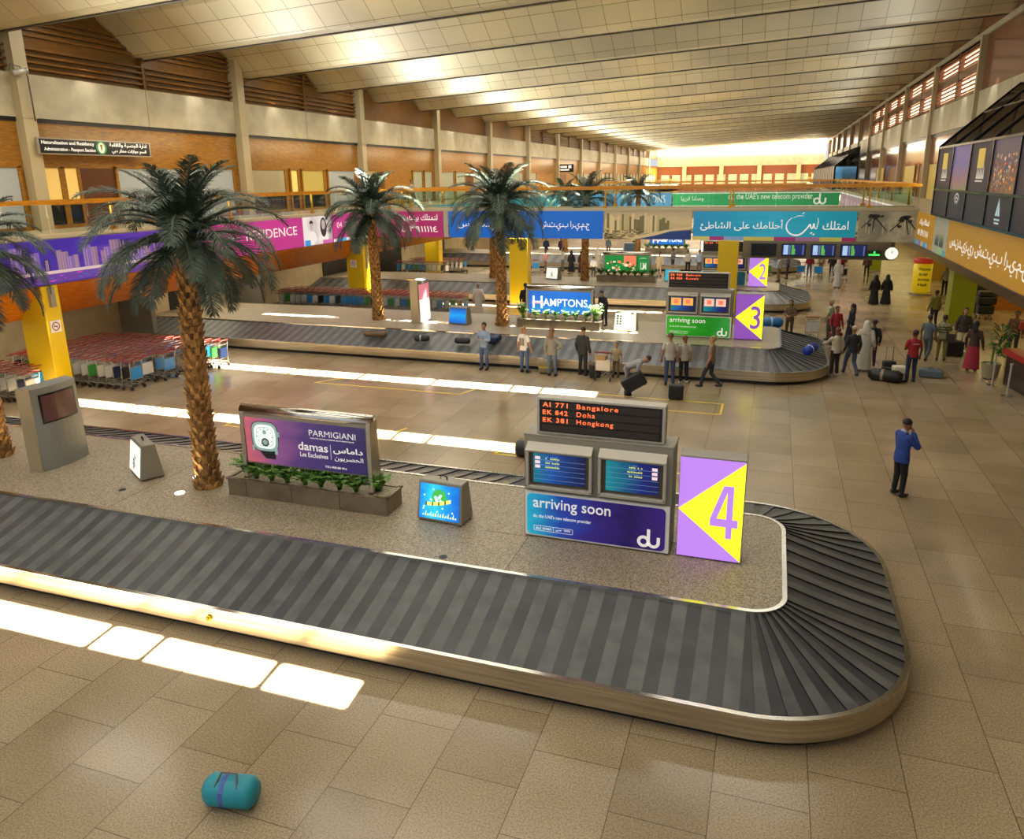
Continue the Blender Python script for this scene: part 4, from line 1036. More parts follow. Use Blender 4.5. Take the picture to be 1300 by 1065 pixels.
for (cx, cz_) in ((-.6, .9), (.75, .85)):
    b.poly([P(cx+.26*math.cos(2*PI*i/10)+.06*math.sin(2*PI*i/10), cz_+.28+.11*math.sin(2*PI*i/10), .005) for i in range(10)], 0)
    for q in range(5):
        ex, ez = cx+R.uniform(-.35, .35), cz_+R.uniform(-.15, .42); b.poly([P(ex+R.uniform(.05, .16)*math.cos(2*PI*i/9), ez+R.uniform(.03, .10)*math.sin(2*PI*i/9), .0055) for i in range(9)], R.choice((0, 0, 1)))
    for k in range(3):
        a = (-2.3, -1.45, -.75)[k]+R.uniform(-.15, .15); l = R.uniform(.7, 1.0); x1, z1 = cx+l*math.cos(a), cz_+.3+l*math.sin(a)
        d = (-math.sin(a)*.035, math.cos(a)*.035); b.add([P(cx+d[0], cz_+.3+d[1], .006), P(cx-d[0], cz_+.3-d[1], .006), P(x1-d[0]*.5, max(.05, z1)-d[1]*.5, .006), P(x1+d[0]*.5, max(.05, z1)+d[1]*.5, .006)], [(0,1,2,3)], 0)
for k in range(10): u = R.uniform(-1.2, 1.2); pq(b, P, u, u+.05, R.uniform(.1, .5), R.uniform(.6, 1.3), 1, .003)
b.build('figures', [M('sketch_black', '#1C1A16', .6), M('sketch_pale', '#B8B094', .6)], t)
# right gallery front
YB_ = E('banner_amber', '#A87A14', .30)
t, L, H, P = banner('y', XG1-.04, 35.75, 40.0, 'amber banner with small white words next to the bridge on the right gallery', YB_)
text(ar('لتمتلك بيتك'), .5, WTEXT, t, P(1.3, .85, .006), rot=RR, fit=2.3, fith=.34)
text('04 3911114', .4, WTEXT, t, P(1.5, .42, .006), rot=RR, fit=2.5, fith=.28)
b = B(); 
for i in range(6): pq(b, P, L-.05-.55*(i+1), L-.05-.55*i, 0, .2, i % 4, .008)
b.build('colour_squares', [E('q_teal', '#2A8A98', .4), E('q_blue', '#6A88B8', .4), E('q_mauve', '#7A5A90', .4), E('q_sand', '#A8A080', .4)], t)
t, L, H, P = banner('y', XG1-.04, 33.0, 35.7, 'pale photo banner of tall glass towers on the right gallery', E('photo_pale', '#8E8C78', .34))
b = B()
for cx in (-.5, .4):
    for k in range(4): b.add([P(cx+.18*k-.3, .3, .005+.001*k), P(cx+.18*k-.12, .3, .005+.001*k), P(cx+.18*k-.2, .75+.08*(k % 2), .005+.001*k)], [(0,1,2)], k % 2)
b.build('towers', [M('glass_tower', '#4A5A58', .5), M('glass_tower_dark', '#2E3A3A', .5)], t)
b = B(); pq(b, P, -L, -L+.5, 0, .2, 0, .008); pq(b, P, -L+.5, .2, 0, .25, 1, .008); b.build('colour_squares', [E('q_teal', '#2A8A98', .4), E('q_green', '#7A9A6A', .4)], t)
t, L, H, P = banner('y', XG1-.04, 3.0, 32.95, 'long amber banner with tall white Arabic lettering on the right gallery', YB_)
text(ar('جـمـيـرا بـيـتـش ريـزيـدنـس'), .9, WTEXT, t, P(L-.6, .32, .006), rot=RR, fit=9.6, fith=.62, offset=.003)
# far bridge
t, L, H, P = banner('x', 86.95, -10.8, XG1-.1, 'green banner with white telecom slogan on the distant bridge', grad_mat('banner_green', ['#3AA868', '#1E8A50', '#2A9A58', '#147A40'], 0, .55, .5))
text("du, the UAE's new telecom provider.", 1, WTEXT, t, P(-2.6, .55, .01), fit=8.6, fith=.8, offset=.004)
du_logo(t, L-2.2, .52, .9, P(0, 0, .01)[1], WTEXT)
text(ar('وصلنا قريبا'), 1, WTEXT, t, P(-7.6, .5, .01), fit=2.4, fith=.6)
b = B(); 
for (z0_, z1_) in ((.0,.08), (H-.08, H)): pq(b, P, -L, L, z0_, z1_, 0, .008)
b.build('white_border', WTEXT, t)
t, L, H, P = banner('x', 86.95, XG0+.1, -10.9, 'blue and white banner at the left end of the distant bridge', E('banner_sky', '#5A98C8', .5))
text('HAMPTONS', 1, WTEXT, t, P(1.0, .4, .01), fit=4, fith=.8)
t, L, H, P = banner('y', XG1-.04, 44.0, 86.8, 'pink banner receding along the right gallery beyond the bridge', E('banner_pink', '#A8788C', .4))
b = B(); pq(b, P, -L, L, H-.1, H, 0, .006)
for k in range(12): pq(b, P, L-3*k-2, L-3*k-.5, .4, .9, 1, .006)
b.build('white_border', [WTEXT, E('pinkish', '#C8A0B0', .4)], t)
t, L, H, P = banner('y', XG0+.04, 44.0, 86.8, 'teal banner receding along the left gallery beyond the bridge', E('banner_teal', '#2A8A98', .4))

# glazed exhibition booths standing on the right gallery
BOOTH = M('booth_black', '#0C0C10', .25)
def booth(y0, y1, label, ndiv, posters, endp=False, xb=8.6, zt=10.1):
    t = empty('exhibition_booth', (XG1-.25, (y0+y1)/2, DK+.06), 0, label, 'booth')
    L = (y1-y0)/2; H = 2.6; D = xb-(XG1-.25); ZR = zt-DK-.06; Hm = .98
    b = B()
    for i in range(ndiv+1):
        y = -L+2*L*i/ndiv
        b.box(-.04, .06, y-.04, y+.04, 0, H); b.hexa([(-.04,y-.04,H-.06),(D,y-.04,ZR-.06),(D,y+.04,ZR-.06),(-.04,y+.04,H-.06),(-.04,y-.04,H+.06),(D,y-.04,ZR+.06),(D,y+.04,ZR+.06),(-.04,y+.04,H+.06)])
    for z in (0, Hm, H-.02): b.box(-.045, .06, -L, L, z-.04, z+.04)
    b.box(D*.55-.03, D*.55+.03, -L, L, H+(ZR-H)*.55-.03, H+(ZR-H)*.55+.05)
    b.box(D-.05, D+.05, -L-.05, -L+.05, 0, ZR); b.box(D-.05, D+.05, L-.05, L+.05, 0, ZR)
    for y in (-L, L): b.box(0, D, y-.03, y+.03, H-.05, H+.03)
    b.build('frame', BOOTH, t)
    for i in range(ndiv):
        a, c = -L+2*L*i/ndiv+.04, -L+2*L*(i+1)/ndiv-.04
        b = B(); b.box(0, .03, a, c, Hm+.04, H-.06, 0); b.box(0, .03, a, c, .04, Hm-.04, 1)
        mats = posters[i % len(posters)]
        pn = b.build('panel', [mats, M('booth_lower', '#302C36', .5)], t)
        g = B(); g.hexa([(0,a,H+.0),(D,a,ZR),(D,c,ZR),(0,c,H),(0,a,H+.02),(D,a,ZR+.02),(D,c,ZR+.02),(0,c,H+.02)]); g.build('roof_pane', CLEAR, t)
    for y, s in ((-L, -1), (L, 1)):
        b = B(); b.prism([(0,y,0),(D,y,0),(D,y,ZR),(0,y,H)], (0,.02,0)); b.build('end_pane', CLEAR, t)
        if endp and s < 0:
            b = B(); b.box(.15, D-.15, y-.03, y-.01, .1, H-.1); b.build('end_poster', grad_mat('sea_poster', ['#2A3A34', '#3A4A40', '#2A5A7A', '#5A90B8'], 2, .35, .3), t)
    return t, L, H, Hm
PP = M('booth_purple', '#3A3444', .5)
PLAND = grad_mat('landscape_poster', ['#3A5A1C', '#6A8A28', '#7A5A68', '#4A4A88', '#3A3478'], 2, .4, .15)
PCITY = grad_mat('night_city_poster', ['#4A3A28', '#7A5A38', '#3A3448', '#2C2850'], 2, .3, .9)
t, L, H, Hm = booth(13.0, 35.6, 'dark glazed booth with posters and a sloping glass roof on the right gallery', 8, [PP, PP, PP, PP, PCITY, PP, PLAND, PP])
# emblems and small lettering on the panels (facing the hall)
def bpn(b, y, z, w, h, mi=0): b.add([(-.006,y+w/2,z),(-.006,y-w/2,z),(-.006,y-w/2,z+h),(-.006,y+w/2,z+h)], [(0,1,2,3)], mi)
seg = 2*L/8
for k in (7, 5):
    b = B(); y = -L+seg*(k+.5); bpn(b, y, 1.75, .85, .6, 0); bpn(b, y, 1.32, .95, .05, 1)
    for q in range(5): b.add([(-.008,y+.4-.2*q,1.42),(-.008,y+.2-.2*q,1.42),(-.008,y+.3-.2*q,1.85)], [(0,1,2)], 1)
    b.build('emblem', [E('gold', '#A89030', .5), E('emblem_white', '#B8B4B0', .4)], t)
y = -L+seg*6.5; b = B()
for k in range(3):
    r = .18+.13*k
    for i in range(8):
        a0, a1 = rad(35+110*i/8), rad(35+110*(i+1)/8)
        b.add([(-.006,y-r*math.cos(a0),.42+r*math.sin(a0)),(-.006,y-r*math.cos(a1),.42+r*math.sin(a1)),(-.006,y-(r+.06)*math.cos(a1),.42+(r+.06)*math.sin(a1)),(-.006,y-(r+.06)*math.cos(a0),.42+(r+.06)*math.sin(a0))], [(0,1,2,3)], 0)
b.build('emblem', E('emblem_white', '#B8B4B0', .4), t)
b = B(); y = -L+seg*4.5
for s in (-1, 1): b.add([(-.006,y+.25*s,.38),(-.006,y+.02*s,.38),(-.006,y,.9)], [(0,1,2)], 0)
bpn(b, y, .25, .6, .05); bpn(b, y, .15, .5, .05); b.build('emblem', E('emblem_blue', '#A8C0C8', .4), t)
R = random.Random(2); b = B(); y = -L+seg*4.5
for i in range(110): bpn(b, y+R.uniform(-1.15, 1.15), R.uniform(1.05, 2.1), R.uniform(.03, .12), R.uniform(.02, .1), R.choice((0, 1, 2)))
b.build('city_lights', [E('light_amber', '#C88840', .7), E('light_pale', '#A8A098', .5), E('light_red', '#A04830', .5)], t)
booth(97, 150, 'distant glazed booth with a blue sea poster on its end, far right gallery', 14, [M('booth_pale', '#8A8680', .4)], True, 8.6, 9.9)

# ------------------------------------------------------------------ hanging signs, screens, clock
t = empty('office_sign', (-26.9, 25.6, 8.0), 0, 'black wall sign with green crest, English and Arabic office name, on the left gallery', 'sign')
b = B(); b.box(-.04, .04, -2.85, 2.85, 0, .62); b.build('frame', ALU, t); b = B(); b.box(.03, .05, -2.76, 2.76, .05, .57); b.build('panel', BLACK, t)
WS = M('sign_white', '#E8E8E0', .5, 0, '#E8E8E0', .45)
text('Naturalization and Residency', .25, WS, t, (.055, -2.68, .345), rot=RY, fit=2.45, fith=.17, offset=.003)
text('Administration - Passport Section', .25, WS, t, (.055, -2.6, .10), rot=RY, fit=2.4, fith=.17, offset=.003)
text(ar('إدارة الجنسية والإقامة'.replace('إ','ا')), .25, WS, t, (.055, .55, .34), rot=RY, fit=2.05, fith=.2, offset=.003)
text(ar('قسم جوازات مطار دبي'), .25, WS, t, (.055, .65, .09), rot=RY, fit=1.9, fith=.2, offset=.003)
b = B(); n = 20
b.poly([(.056, .12+.27*math.cos(2*PI*i/n), .31+.26*math.sin(2*PI*i/n)) for i in range(n)], 0); b.poly([(.058, .12+.17*math.cos(2*PI*i/n), .31+.21*math.sin(2*PI*i/n)) for i in range(n)], 1)
b.poly([(.06, .05, .45), (.06, .19, .45), (.06, .14, .2), (.06, .10, .2)], 2); b.build('crest', [E('crest_green', '#1E7A40', .35), E('crest_white', '#D8D4C0', .4), M('crest_gold', '#8A6A20', .5)], t)
b = B()
for y in (-2.2, 2.2): b.box(-.55, -.04, y-.03, y+.03, .28, .34)
b.build('bracket', ALU, t)
t = empty('projecting_sign', (-26.6, 100, 7.65), 0, 'distant black sign above a doorway far along the left gallery', 'sign')
b = B(); b.box(-.8, 1.2, -.06, .06, 0, 1.0); b.build('panel', BLACK, t); b = B(); b.box(-.6, .3, -.07, -.06, .55, .8); b.box(-.6, .6, -.07, -.06, .2, .4); b.box(.5, .9, -.07, -.06, .5, .85); b.build('symbols', WS, t)
b = B(); b.box(-1.0,-.78,-.06,.06,0,1.0); b.build('bracket', ALU, t)
# arrivals screens in their bulkhead under the bridge
b = B(); b.box(-1.5, 5.9, 42.9, 43.05, 2.55, 3.75); tag(b.build('screen_bulkhead', M('bulkhead_brown', '#6E6450', .5)), 'grey brown bulkhead under the bridge that carries the flight screens', 'bulkhead')
for i, (x0, x1) in enumerate(((-1.05, .22), (.48, 1.68), (1.93, 3.13), (3.36, 4.6))):
    t = empty('flight_screen', ((x0+x1)/2, 42.8, 2.7), 0, ['blank dark flight screen, leftmost under the bridge', 'lit flight screen under the bridge, next to the blank one', 'lit flight screen under the bridge, third from the left', 'lit flight screen under the bridge, nearest to the clock'][i], 'screen', 'flight screens under the bridge')
    w = (x1-x0)/2; b = B(); b.box(-w, w, -.05, .08, 0, .64); b.build('housing', BLACK, t)
    b = B(); b.box(-w+.04, w-.04, -.055, -.05, .04, .60); s = b.build('display', M('display_off', '#14161A', .2) if i == 0 else E('display_navy', '#16205C', .5), t)
    if i:
        b = B()
        for k in range(11):
            z = .08+.045*k; R = random.Random(k+i)
            b.box(-w+.10, -w+.33, -.06, -.056, z, z+.032, 0); b.box(-w+.37, -w+.45, -.06, -.056, z, z+.03, 1); b.box(-w+.5, -w+.68-(.06 if k > 6 else 0)+R.uniform(-.03, .02), -.06, -.056, z, z+.036, 2)
            b.box(w-.16, w-.10, -.06, -.056, z, z+.03, 1)
        b.build('rows', [E('row_pale', '#A8C8F0', .9), E('row_blue', '#6A80B0', .6), E('row_green', '#5AB848', .7)], s)
t = empty('clock', (5.52, 41.0, 3.08), 0, 'round white clock hanging from the bridge', 'clock')
b = B(); b.tube([(0,-.06,0),(0,.06,0)], .32, 28); b.build('rim', BLACK, t)
b = B(); b.tube([(0,-.068,0),(0,-.06,0)], .29, 28); b.build('face', E('clock_face', '#F6F4E4', 1.0), t)
b = B(); b.box(-.012,.012,-.075,-.07,-.03,.16); b.build('minute_hand', BLACK, t)
b = B(); b.hexa([(0,-.075,-.01),(.1,-.075,.10),(.1,-.07,.10),(0,-.07,-.01),(0,-.075,.01),(.09,-.075,.12),(.09,-.07,.12),(0,-.07,.01)]); b.build('hour_hand', BLACK, t)
b = B()
for k in range(12): a = 2*PI*k/12; b.box(.25*math.sin(a)-.008, .25*math.sin(a)+.008, -.072, -.068, .25*math.cos(a)-.02, .25*math.cos(a)+.02)
b.build('hour_marks', BLACK, t)
b = B(); b.tube([(0,0,.3),(0,0,.72)], .025, 8); b.build('hanger', BLACK, t)
t = empty('exit_sign', (4.95, 42.75, 2.75), 0, 'small green lit exit sign beside the clock', 'sign')
b = B(); b.box(-.3,.3,-.06,.06,0,.3); b.build('housing', M('exit_dark', '#14301C', .4), t); b = B(); b.box(-.26,.26,-.065,-.06,.04,.13); b.box(-.03,.05,-.065,-.06,.15,.26); b.build('glyph', E('exit_green', '#48E060', 1.2), t)
# surveillance camera at the first pilaster
t = empty('security_camera', (-26.95, 22.6, 10.9), 0, 'beige security camera with cable on the first pilaster', 'security camera')
b = B(); b.tube([(.06,-.35,-.05),(.14,.12,.05)], .11, 10); b.build('housing', ALUL, t, smooth=True)
b = B(); b.tube([(.14,.12,.05),(.15,.18,.06)], .12, 10); b.build('lens_hood', ALU, t)
b = B(); b.box(-.1,.05,-.06,.06,-.12,.0); b.build('bracket', ALUL, t)
b = B(); b.tube([(0,.3,-.1),(.02,.3,-1.7)], .03, 6); b.tube([(0,.3,-.1),(.05,0,.2),(.06,-.4,.25),(.04,-.45,0)], .018, 6); b.build('cable', M('cable_grey', '#4A463C', .5), t, smooth=True)

# ------------------------------------------------------------------ arrivals side under the right gallery
t = empty('advertising_drum', (8.38, 49.3, 0), 0, 'yellow cylindrical welcome sign with red top near the clock', 'sign')
b = B(); b.lathe([(.62,0),(.62,.08),(.55,.10)], 28); b.build('base', CHROME, t, smooth=False)
b = B(); b.lathe([(.50,.16),(.50,1.95)], 28); b.build('drum', E('drum_yellow', '#C8A810', .45), t, smooth=True)
b = B(); b.lathe([(.52,1.80),(.52,2.08)], 28); b.build('red_band', E('drum_red', '#A83020', .4), t, smooth=True)
for k, s in enumerate(('Welcome', 'to our', 'Arrivals', 'Hall')): text(s, .2, BLACK, t, (-.30+(.04 if k in (1, 3) else 0), -.515, 1.42-.3*k), fit=.62 if k in (0, 2) else .46, fith=.17, offset=.004)
t = empty('information_desk', (8.95, 26.9, 0), rad(8), 'dark wooden counter with a red band at the right edge of the hall', 'desk')
b = B(); b.box(-1.15, 2.4, -.25, 1.5, 0, 1.0); b.build('body', M('desk_brown', '#2A1A10', .3), t, bevel=.02)
b = B(); b.box(-1.25, 2.5, -.35, 1.6, 1.0, 1.2); b.build('red_band', M('desk_red', '#981414', .35), t, bevel=.02)
b = B(); b.box(-.8, 2.4, .0, 1.4, 1.2, 1.22); b.build('desk_top', M('desk_cream', '#B8B088', .4), t)
b = B(); b.box(-1.0, 2.0, -.357, -.352, 1.06, 1.09); b.box(-1.0, 2.0, -.357, -.352, 1.12, 1.135); b.build('stripe', M('stripe_pale_red', '#C86A5A', .4), t)
t = empty('yellow_partition', (9.25, 29.2, 0), 0, 'yellow and black upright panel behind the red banded desk', 'panel')
b = B(); b.box(-.55, 2.2, -.06, .06, 0, 1.9); b.build('panel', E('panel_yellow', '#B8A010', .25), t); b = B(); b.box(-.5, 2.2, -.075, -.06, 1.85, 2.9); b.box(-.5,2.2,-.06,.06,1.9,2.9); b.build('black_top', BLACK, t)
for x, y, l in ((7.32, 26.55, 'chrome queue post in front of the red banded desk'), (7.22, 27.9, 'chrome queue post beside the potted palm')):
    t = empty('stanchion', (x, y, 0), 0, l, 'queue post')
    b = B(); b.lathe([(.17,0),(.17,.02),(.05,.05)], 20); b.build('base', CHROME, t); b = B(); b.lathe([(.03,.04),(.03,1.0),(.045,1.0),(.045,1.06)], 12); b.build('post', ALUL, t)
t = empty('potted_palm', (7.35, 28.85, 0), 0, 'leafy green plant in a beige pot beside the red banded desk', 'potted plant')
b = B(); b.lathe([(.18,0),(.24,.05),(.30,.55),(.27,.55),(.26,.5)], 20); b.build('pot', M('pot_beige', '#8E8468', .5), t)
b = B(); R = random.Random(8)
b.tube([(0,0,.45),(.02,.02,1.1)], .03, 6)
for i in range(90):
    a = R.uniform(0, 2*PI); z = R.uniform(.7, 1.7); l = R.uniform(.3, .55); c, s = math.cos(a), math.sin(a); e = R.uniform(-.1, .35)
    p0 = Vector((.18,0,z)); p1 = Vector((.18+c*l*.6, s*l*.6, z+e)); p2 = Vector((.18+c*l, s*l, z+e*.6)); n_ = Vector((-s, c, 0))*.05
    b.add([p0, p1-n_, p1+n_, p2], [(0,1,2), (2,1,3)])
b.build('foliage', LEAFD, t)
t = empty('reception_counter', (11.4, 44.5, 0), 0, 'light wooden reception block under the right gallery behind the lime pillar', 'counter')
b = B(); b.box(-1.0, 1.0, -.4, .8, 0, 2.6); b.build('body', wood('honey_wood', '#8A4E0A', '#B8741A'), t); b = B(); b.box(-1.05, 1.05, -.45, -.4, 1.05, 1.15); b.box(-1.05,1.05,-.45,-.4,2.5,2.6); b.build('ledge', M('ledge_cream', '#C8B888', .4), t)
b = B(); b.box(9.5, 15.5, 56, 56.2, 0, 2.75); tag(b.build('partition', M('amber_wall', '#9A7A18', .4)), 'amber partition wall behind the welcome drum', 'partition')
# ------------------------------------------------------------------ luggage trolleys
CART = M('cart_metal', '#9A9488', .3, .8); RED = M('cart_red', '#8E2A24', .35); RED2 = M('cart_red_brown', '#6A2A22', .4)
TYRE = M('cart_tyre', '#2A1C18', .5)
PW = M('cart_panel_white', '#C8C8C0', .4); PB = M('cart_panel_blue', '#1480C8', .35); PK = M('cart_panel_black', '#1A1A20', .3); PG = M('cart_panel_green', '#3A8A3A', .4); PN = M('cart_panel_navy', '#1C2A48', .35)
PANELS = [PW, PB, PK, PW, PB, PN, PW, PG]
def c_frame(b, r=.014, mi=0):
    for s in (-1, 1):
        b.tube([(0,.27*s,.10),(.0,.27*s,.5),(.04,.27*s,1.0)], r, 5, mi)
        b.tube([(0,.27*s,.17),(-.45,.22*s,.18),(-.85,.13*s,.16)], r, 5, mi)
    b.tube([(-.85,-.13,.16),(-.88,0,.16),(-.85,.13,.16)], r, 5, mi); b.tube([(-.45,-.22,.18),(-.45,.22,.18)], r*.8, 4, mi)
    b.tube([(0,-.27,.36),(0,.27,.36)], r, 5, mi); b.tube([(0,-.27,.80),(0,.27,.80)], r, 5, mi)
    for q in (-.08, .08): b.tube([(0,q,.17),(-.84,q*.7,.16)], r*.7, 4, mi)
def c_basket(b, mi=0):
    for s in (-1, 1):
        b.tube([(.02,.25*s,.86),(-.34,.21*s,.84)], .009, 4, mi)
    for k in range(5): y = -.2+.1*k; b.tube([(.01,y,.84),(-.34,y*.85,.82),(-.36,y*.85,.93)], .005, 4, mi)
    b.tube([(-.35,-.2,.84),(-.35,.2,.84)], .008, 4, mi)
def c_handle(b, mi=0):
    b.tube([(.04,-.30,1.02),(.04,.30,1.02)], .022, 7, mi)
    for s in (-1, 1): b.tube([(.04,.28*s,1.02),(-.10,.25*s,1.0),(-.36,.21*s,.95)], .016, 5, mi)
    b.tube([(-.36,-.21,.95),(-.36,.21,.95)], .014, 5, mi)
def c_panel(b, mi=0): b.box(.005, .02, -.245, .245, .38, .78, mi)
def c_wheel(b, x, y, mi=0): b.tube([(x,y-.018,.065),(x,y+.018,.065)], .065, 10, mi)
WP = ((0,-.27),(0,.27),(-.78,-.12),(-.78,.12))
def make_cart(loc, rz, pan, label, group=None):
    t = empty('luggage_trolley', loc, rz, label, 'luggage trolley', group)
    b = B(); c_frame(b); b.build('frame', CART, t, smooth=True)
    b = B(); c_basket(b); b.build('basket', CART, t)
    b = B(); c_handle(b); b.build('handle', RED, t, smooth=True)
    b = B(); c_panel(b); b.build('ad_panel', pan, t)
    for x, y in WP: b = B(); c_wheel(b, x, y); b.build('wheel', TYRE, t)
    return t
PROTO = None
def cart(loc, rz, pi, label, group=None):
    global PROTO
    if PROTO is None: PROTO = {}
    if pi not in PROTO:
        t = PROTO[pi] = make_cart(loc, rz, PANELS[pi], label, group)
    else:
        t = copy_tree(PROTO[pi]); t.location = loc; t.rotation_euler = (0, 0, rz)
    t['label'] = label
    if group: t['group'] = group
    elif 'group' in t: del t['group']
    return t
R = random.Random(21)
def near_row(y, x1, n, where, pitch=.36, first=0):
    for i in range(n):
        x = x1-pitch*i
        if x < XW0+1.8: break
        lab = ('end trolley of ' + where) if i == 0 else ('trolley nested inside ' + where)
        cart((x+R.uniform(-.02, .02), y+R.uniform(-.03, .03), 0), R.uniform(-.03, .03), first if i == 0 else R.randrange(8), lab, None if i == 0 else 'trolleys nested in '+where)
rows = [(19.55, -20.35, 'the front trolley row right of the wide yellow pillar', 1), (20.25, -20.5, 'the second trolley row right of the wide yellow pillar', 0),
        (20.95, -20.25, 'the third trolley row right of the wide yellow pillar', 4), (21.65, -20.35, 'the fourth trolley row, left of the nearest palm trunk', 2),
        (22.35, -20.0, 'the fifth trolley row, behind the nearest palm trunk', 7), (23.05, -19.6, 'the rearmost trolley row, right of the nearest palm trunk', 5)]
for y, x, w, f in rows: near_row(y, x, 18, w, .37, f)
for y, x, w, f in ((17.3, -22.4, 'the nearest trolley row left of the wide yellow pillar', 0), (18.0, -23.0, 'the middle trolley row left of the wide yellow pillar', 1), (19.3, -24.6, 'the farther trolley row left of the wide yellow pillar', 3)): near_row(y, x, 11, w, .38, f)
cart((-20.0, 15.5, 0), rad(60), 0, 'single trolley with red and white handle at the left edge behind the nearest belt')
# far trolleys: small in the view, one mesh each
FAR = []
for k in (0, 1, 2, 3):
    b = B(); c_frame(b, .016, 0); c_basket(b, 0); c_handle(b, 1); c_panel(b, 2)
    for x, y in WP: c_wheel(b, x, y, 3)
    o = b.build('luggage_trolley', [CART, RED, (PW, PB, PK, PG)[k], TYRE]); FAR.append(o.data); bpy.data.objects.remove(o)
def far_row(y, x1, n, pitch, where):
    for i in range(n):
        o = bpy.data.objects.new('luggage_trolley', FAR[R.choice((0, 0, 1, 1, 2, 3))]); C.objects.link(o)
        o.location = (x1-pitch*i, y+R.uniform(-.03, .03), 0); o.rotation_euler = (0, 0, R.uniform(-.04, .04))
        if i == 0: tag(o, 'end trolley of '+where, 'luggage trolley')
        else: tag(o, 'trolley nested in '+where, 'luggage trolley', 'trolleys nested in '+where)
far_row(35.75, -14.75, 32, .36, 'the front row of the long trolley line behind the tall glowing stand')
far_row(36.45, -15.0, 30, .38, 'the middle row of the long trolley line behind the tall glowing stand')
far_row(37.15, -15.3, 27, .40, 'the rear row of the long trolley line behind the tall glowing stand')
far_row(51.3, -22.6, 12, .36, 'the front row of the distant trolleys beside the pillar under the bridge')
far_row(53.3, -22.3, 12, .36, 'the middle row of the distant trolleys beside the pillar under the bridge')
far_row(54.0, -22.2, 12, .36, 'the rear row of the distant trolleys beside the pillar under the bridge')
def lone(loc, rz, k, label):
    o = bpy.data.objects.new('luggage_trolley', FAR[k]); C.objects.link(o); o.location = loc; o.rotation_euler = (0,0,rz); return tag(o, label, 'luggage trolley')
cart((1.85, 33.9, 0), rad(-80), 0, 'empty luggage trolley with white panel standing right of the carousel with the 3 sign')
cart((-5.25, 24.95, 0), rad(-95), 0, 'luggage trolley with basket and white panel beside the man in dark suit')
lone((2.0, 55.8, 0), rad(-80), 1, 'distant blue panelled trolley left of the person in red'); lone((3.1, 55.5, 0), rad(-100), 1, 'distant blue panelled trolley right of the person in red')
lone((-16.6, 54.1, 0), rad(-70), 1, 'distant blue panelled trolley in front of the man in pink'); lone((-.2, 55.6, 0), rad(-90), 3, 'distant trolley beside the man in white cap and olive trousers'); lone((4.6, 54.5, 0), rad(-60), 2, 'distant trolley beside the man in white headscarf')
# lower left wall: a door, and dark sheets standing for the unlit belt openings
b = B()
for (y0, y1) in ((5.5, 14), (29.0, 31.5), (42.5, 45.5), (59, 62)): b.box(XW0, XW0+.06, y0, y1, .3, 2.5, 0)
b.box(XW0, XW0+.08, 49.0, 53.6, 0, 2.5, 0)
S('door_4', b, M('dark_opening', '#1C1814', .4))
b = B()
for y in (26.0, 33.6): b.box(XW0+.1, -25.6, y-.12, y+.12, 0, 2.55)
S('trim_60', b, M('grey_pier', '#7A7468', .5))

# ------------------------------------------------------------------ luggage
def bag(loc, rz, sz, col, label, kind='suitcase', handle=True, tilt=(0,0), accent=None, rough=.5):
    l, w, h = sz
    t = empty(kind, loc, rz, label, {'suitcase': 'suitcase', 'duffel_bag': 'bag', 'trolley_case': 'trolley case', 'box': 'box'}.get(kind, 'bag'))
    t.rotation_euler = (tilt[0], tilt[1], rz)
    m = M('bag_'+col.strip('#').lower(), col, rough)
    if kind == 'duffel_bag':
        b = B(); b.tube([(-l/2,0,h/2),(-l*.38,0,h/2),(l*.38,0,h/2),(l/2,0,h/2)], [h*.33,h*.5,h*.5,h*.33], 12); o = b.build('body', m, t, smooth=True)
        b = B(); b.tube([(-l*.22,-h*.3,h*.86),(-l*.15,0,h*1.15),(l*.15,0,h*1.15),(l*.22,-h*.3,h*.86)], .012, 6); b.build('handle', M('strap_grey', '#5A5650', .6), t)
        if accent: b = B(); b.tube([(-l*.12,0,h/2),(-l*.04,0,h/2)], h*.512, 12); b.build('band', M('acc_'+accent.strip('#').lower(), accent, .5), t)
    else:
        b = B(); b.box(-l/2, l/2, -w/2, w/2, .03, h); o = b.build('shell', m, t, bevel=min(.05, w*.2))
        b = B(); b.box(-l/2*.8, l/2*.8, -w/2-.012, -w/2, h*.12, h*.85); b.build('pocket', m, t, bevel=.01)
        if handle:
            if kind == 'trolley_case':
                b = B(); b.tube([(-.11,w*.3,h-.02),(-.11,w*.3,h+.48),(.11,w*.3,h+.48),(.11,w*.3,h-.02)], .012, 6); b.build('pull_handle', M('dark_metal', '#2A2A2C', .3, .6), t)
            else:
                b = B(); b.tube([(-.08,0,h-.01),(-.07,0,h+.04),(.07,0,h+.04),(.08,0,h-.01)], .012, 6); b.build('handle', BLACK, t)
        b = B()
        for s in (-1, 1): b.tube([(s*l*.36,-w*.3,.03),(s*l*.36,w*.3,.03)], .03, 8)
        b.build('wheel_bar', TYRE, t)
        if accent: b = B(); b.box(-l/2-.004, l/2+.004, -w/2-.016, w/2+.004, h*.45, h*.55); b.build('band', M('acc_'+accent.strip('#').lower(), accent, .5), t)
    return t
ZB = lambda y, y0: .42+.47*(y-y0)/1.68+.035
bag((-15.05, 26.75, ZB(26.75, 25.87)), .2, (.95,.5,.26), '#5A4630', 'brown bag lying on the middle carousel, leftmost of three', 'duffel_bag', tilt=(.27,0))
bag((-12.9, 26.6, ZB(26.6, 25.87)), .3, (.6,.35,.26), '#15171C', 'black bag with pale strap in the middle of the three bags on the carousel', 'duffel_bag', tilt=(.27,0), accent='#A8B0C0')
bag((-11.15, 26.6, ZB(26.6, 25.87)), .1, (.6,.35,.26), '#16181E', 'small black bag on the middle carousel just left of the man in blue shirt', 'duffel_bag', tilt=(.27,0))
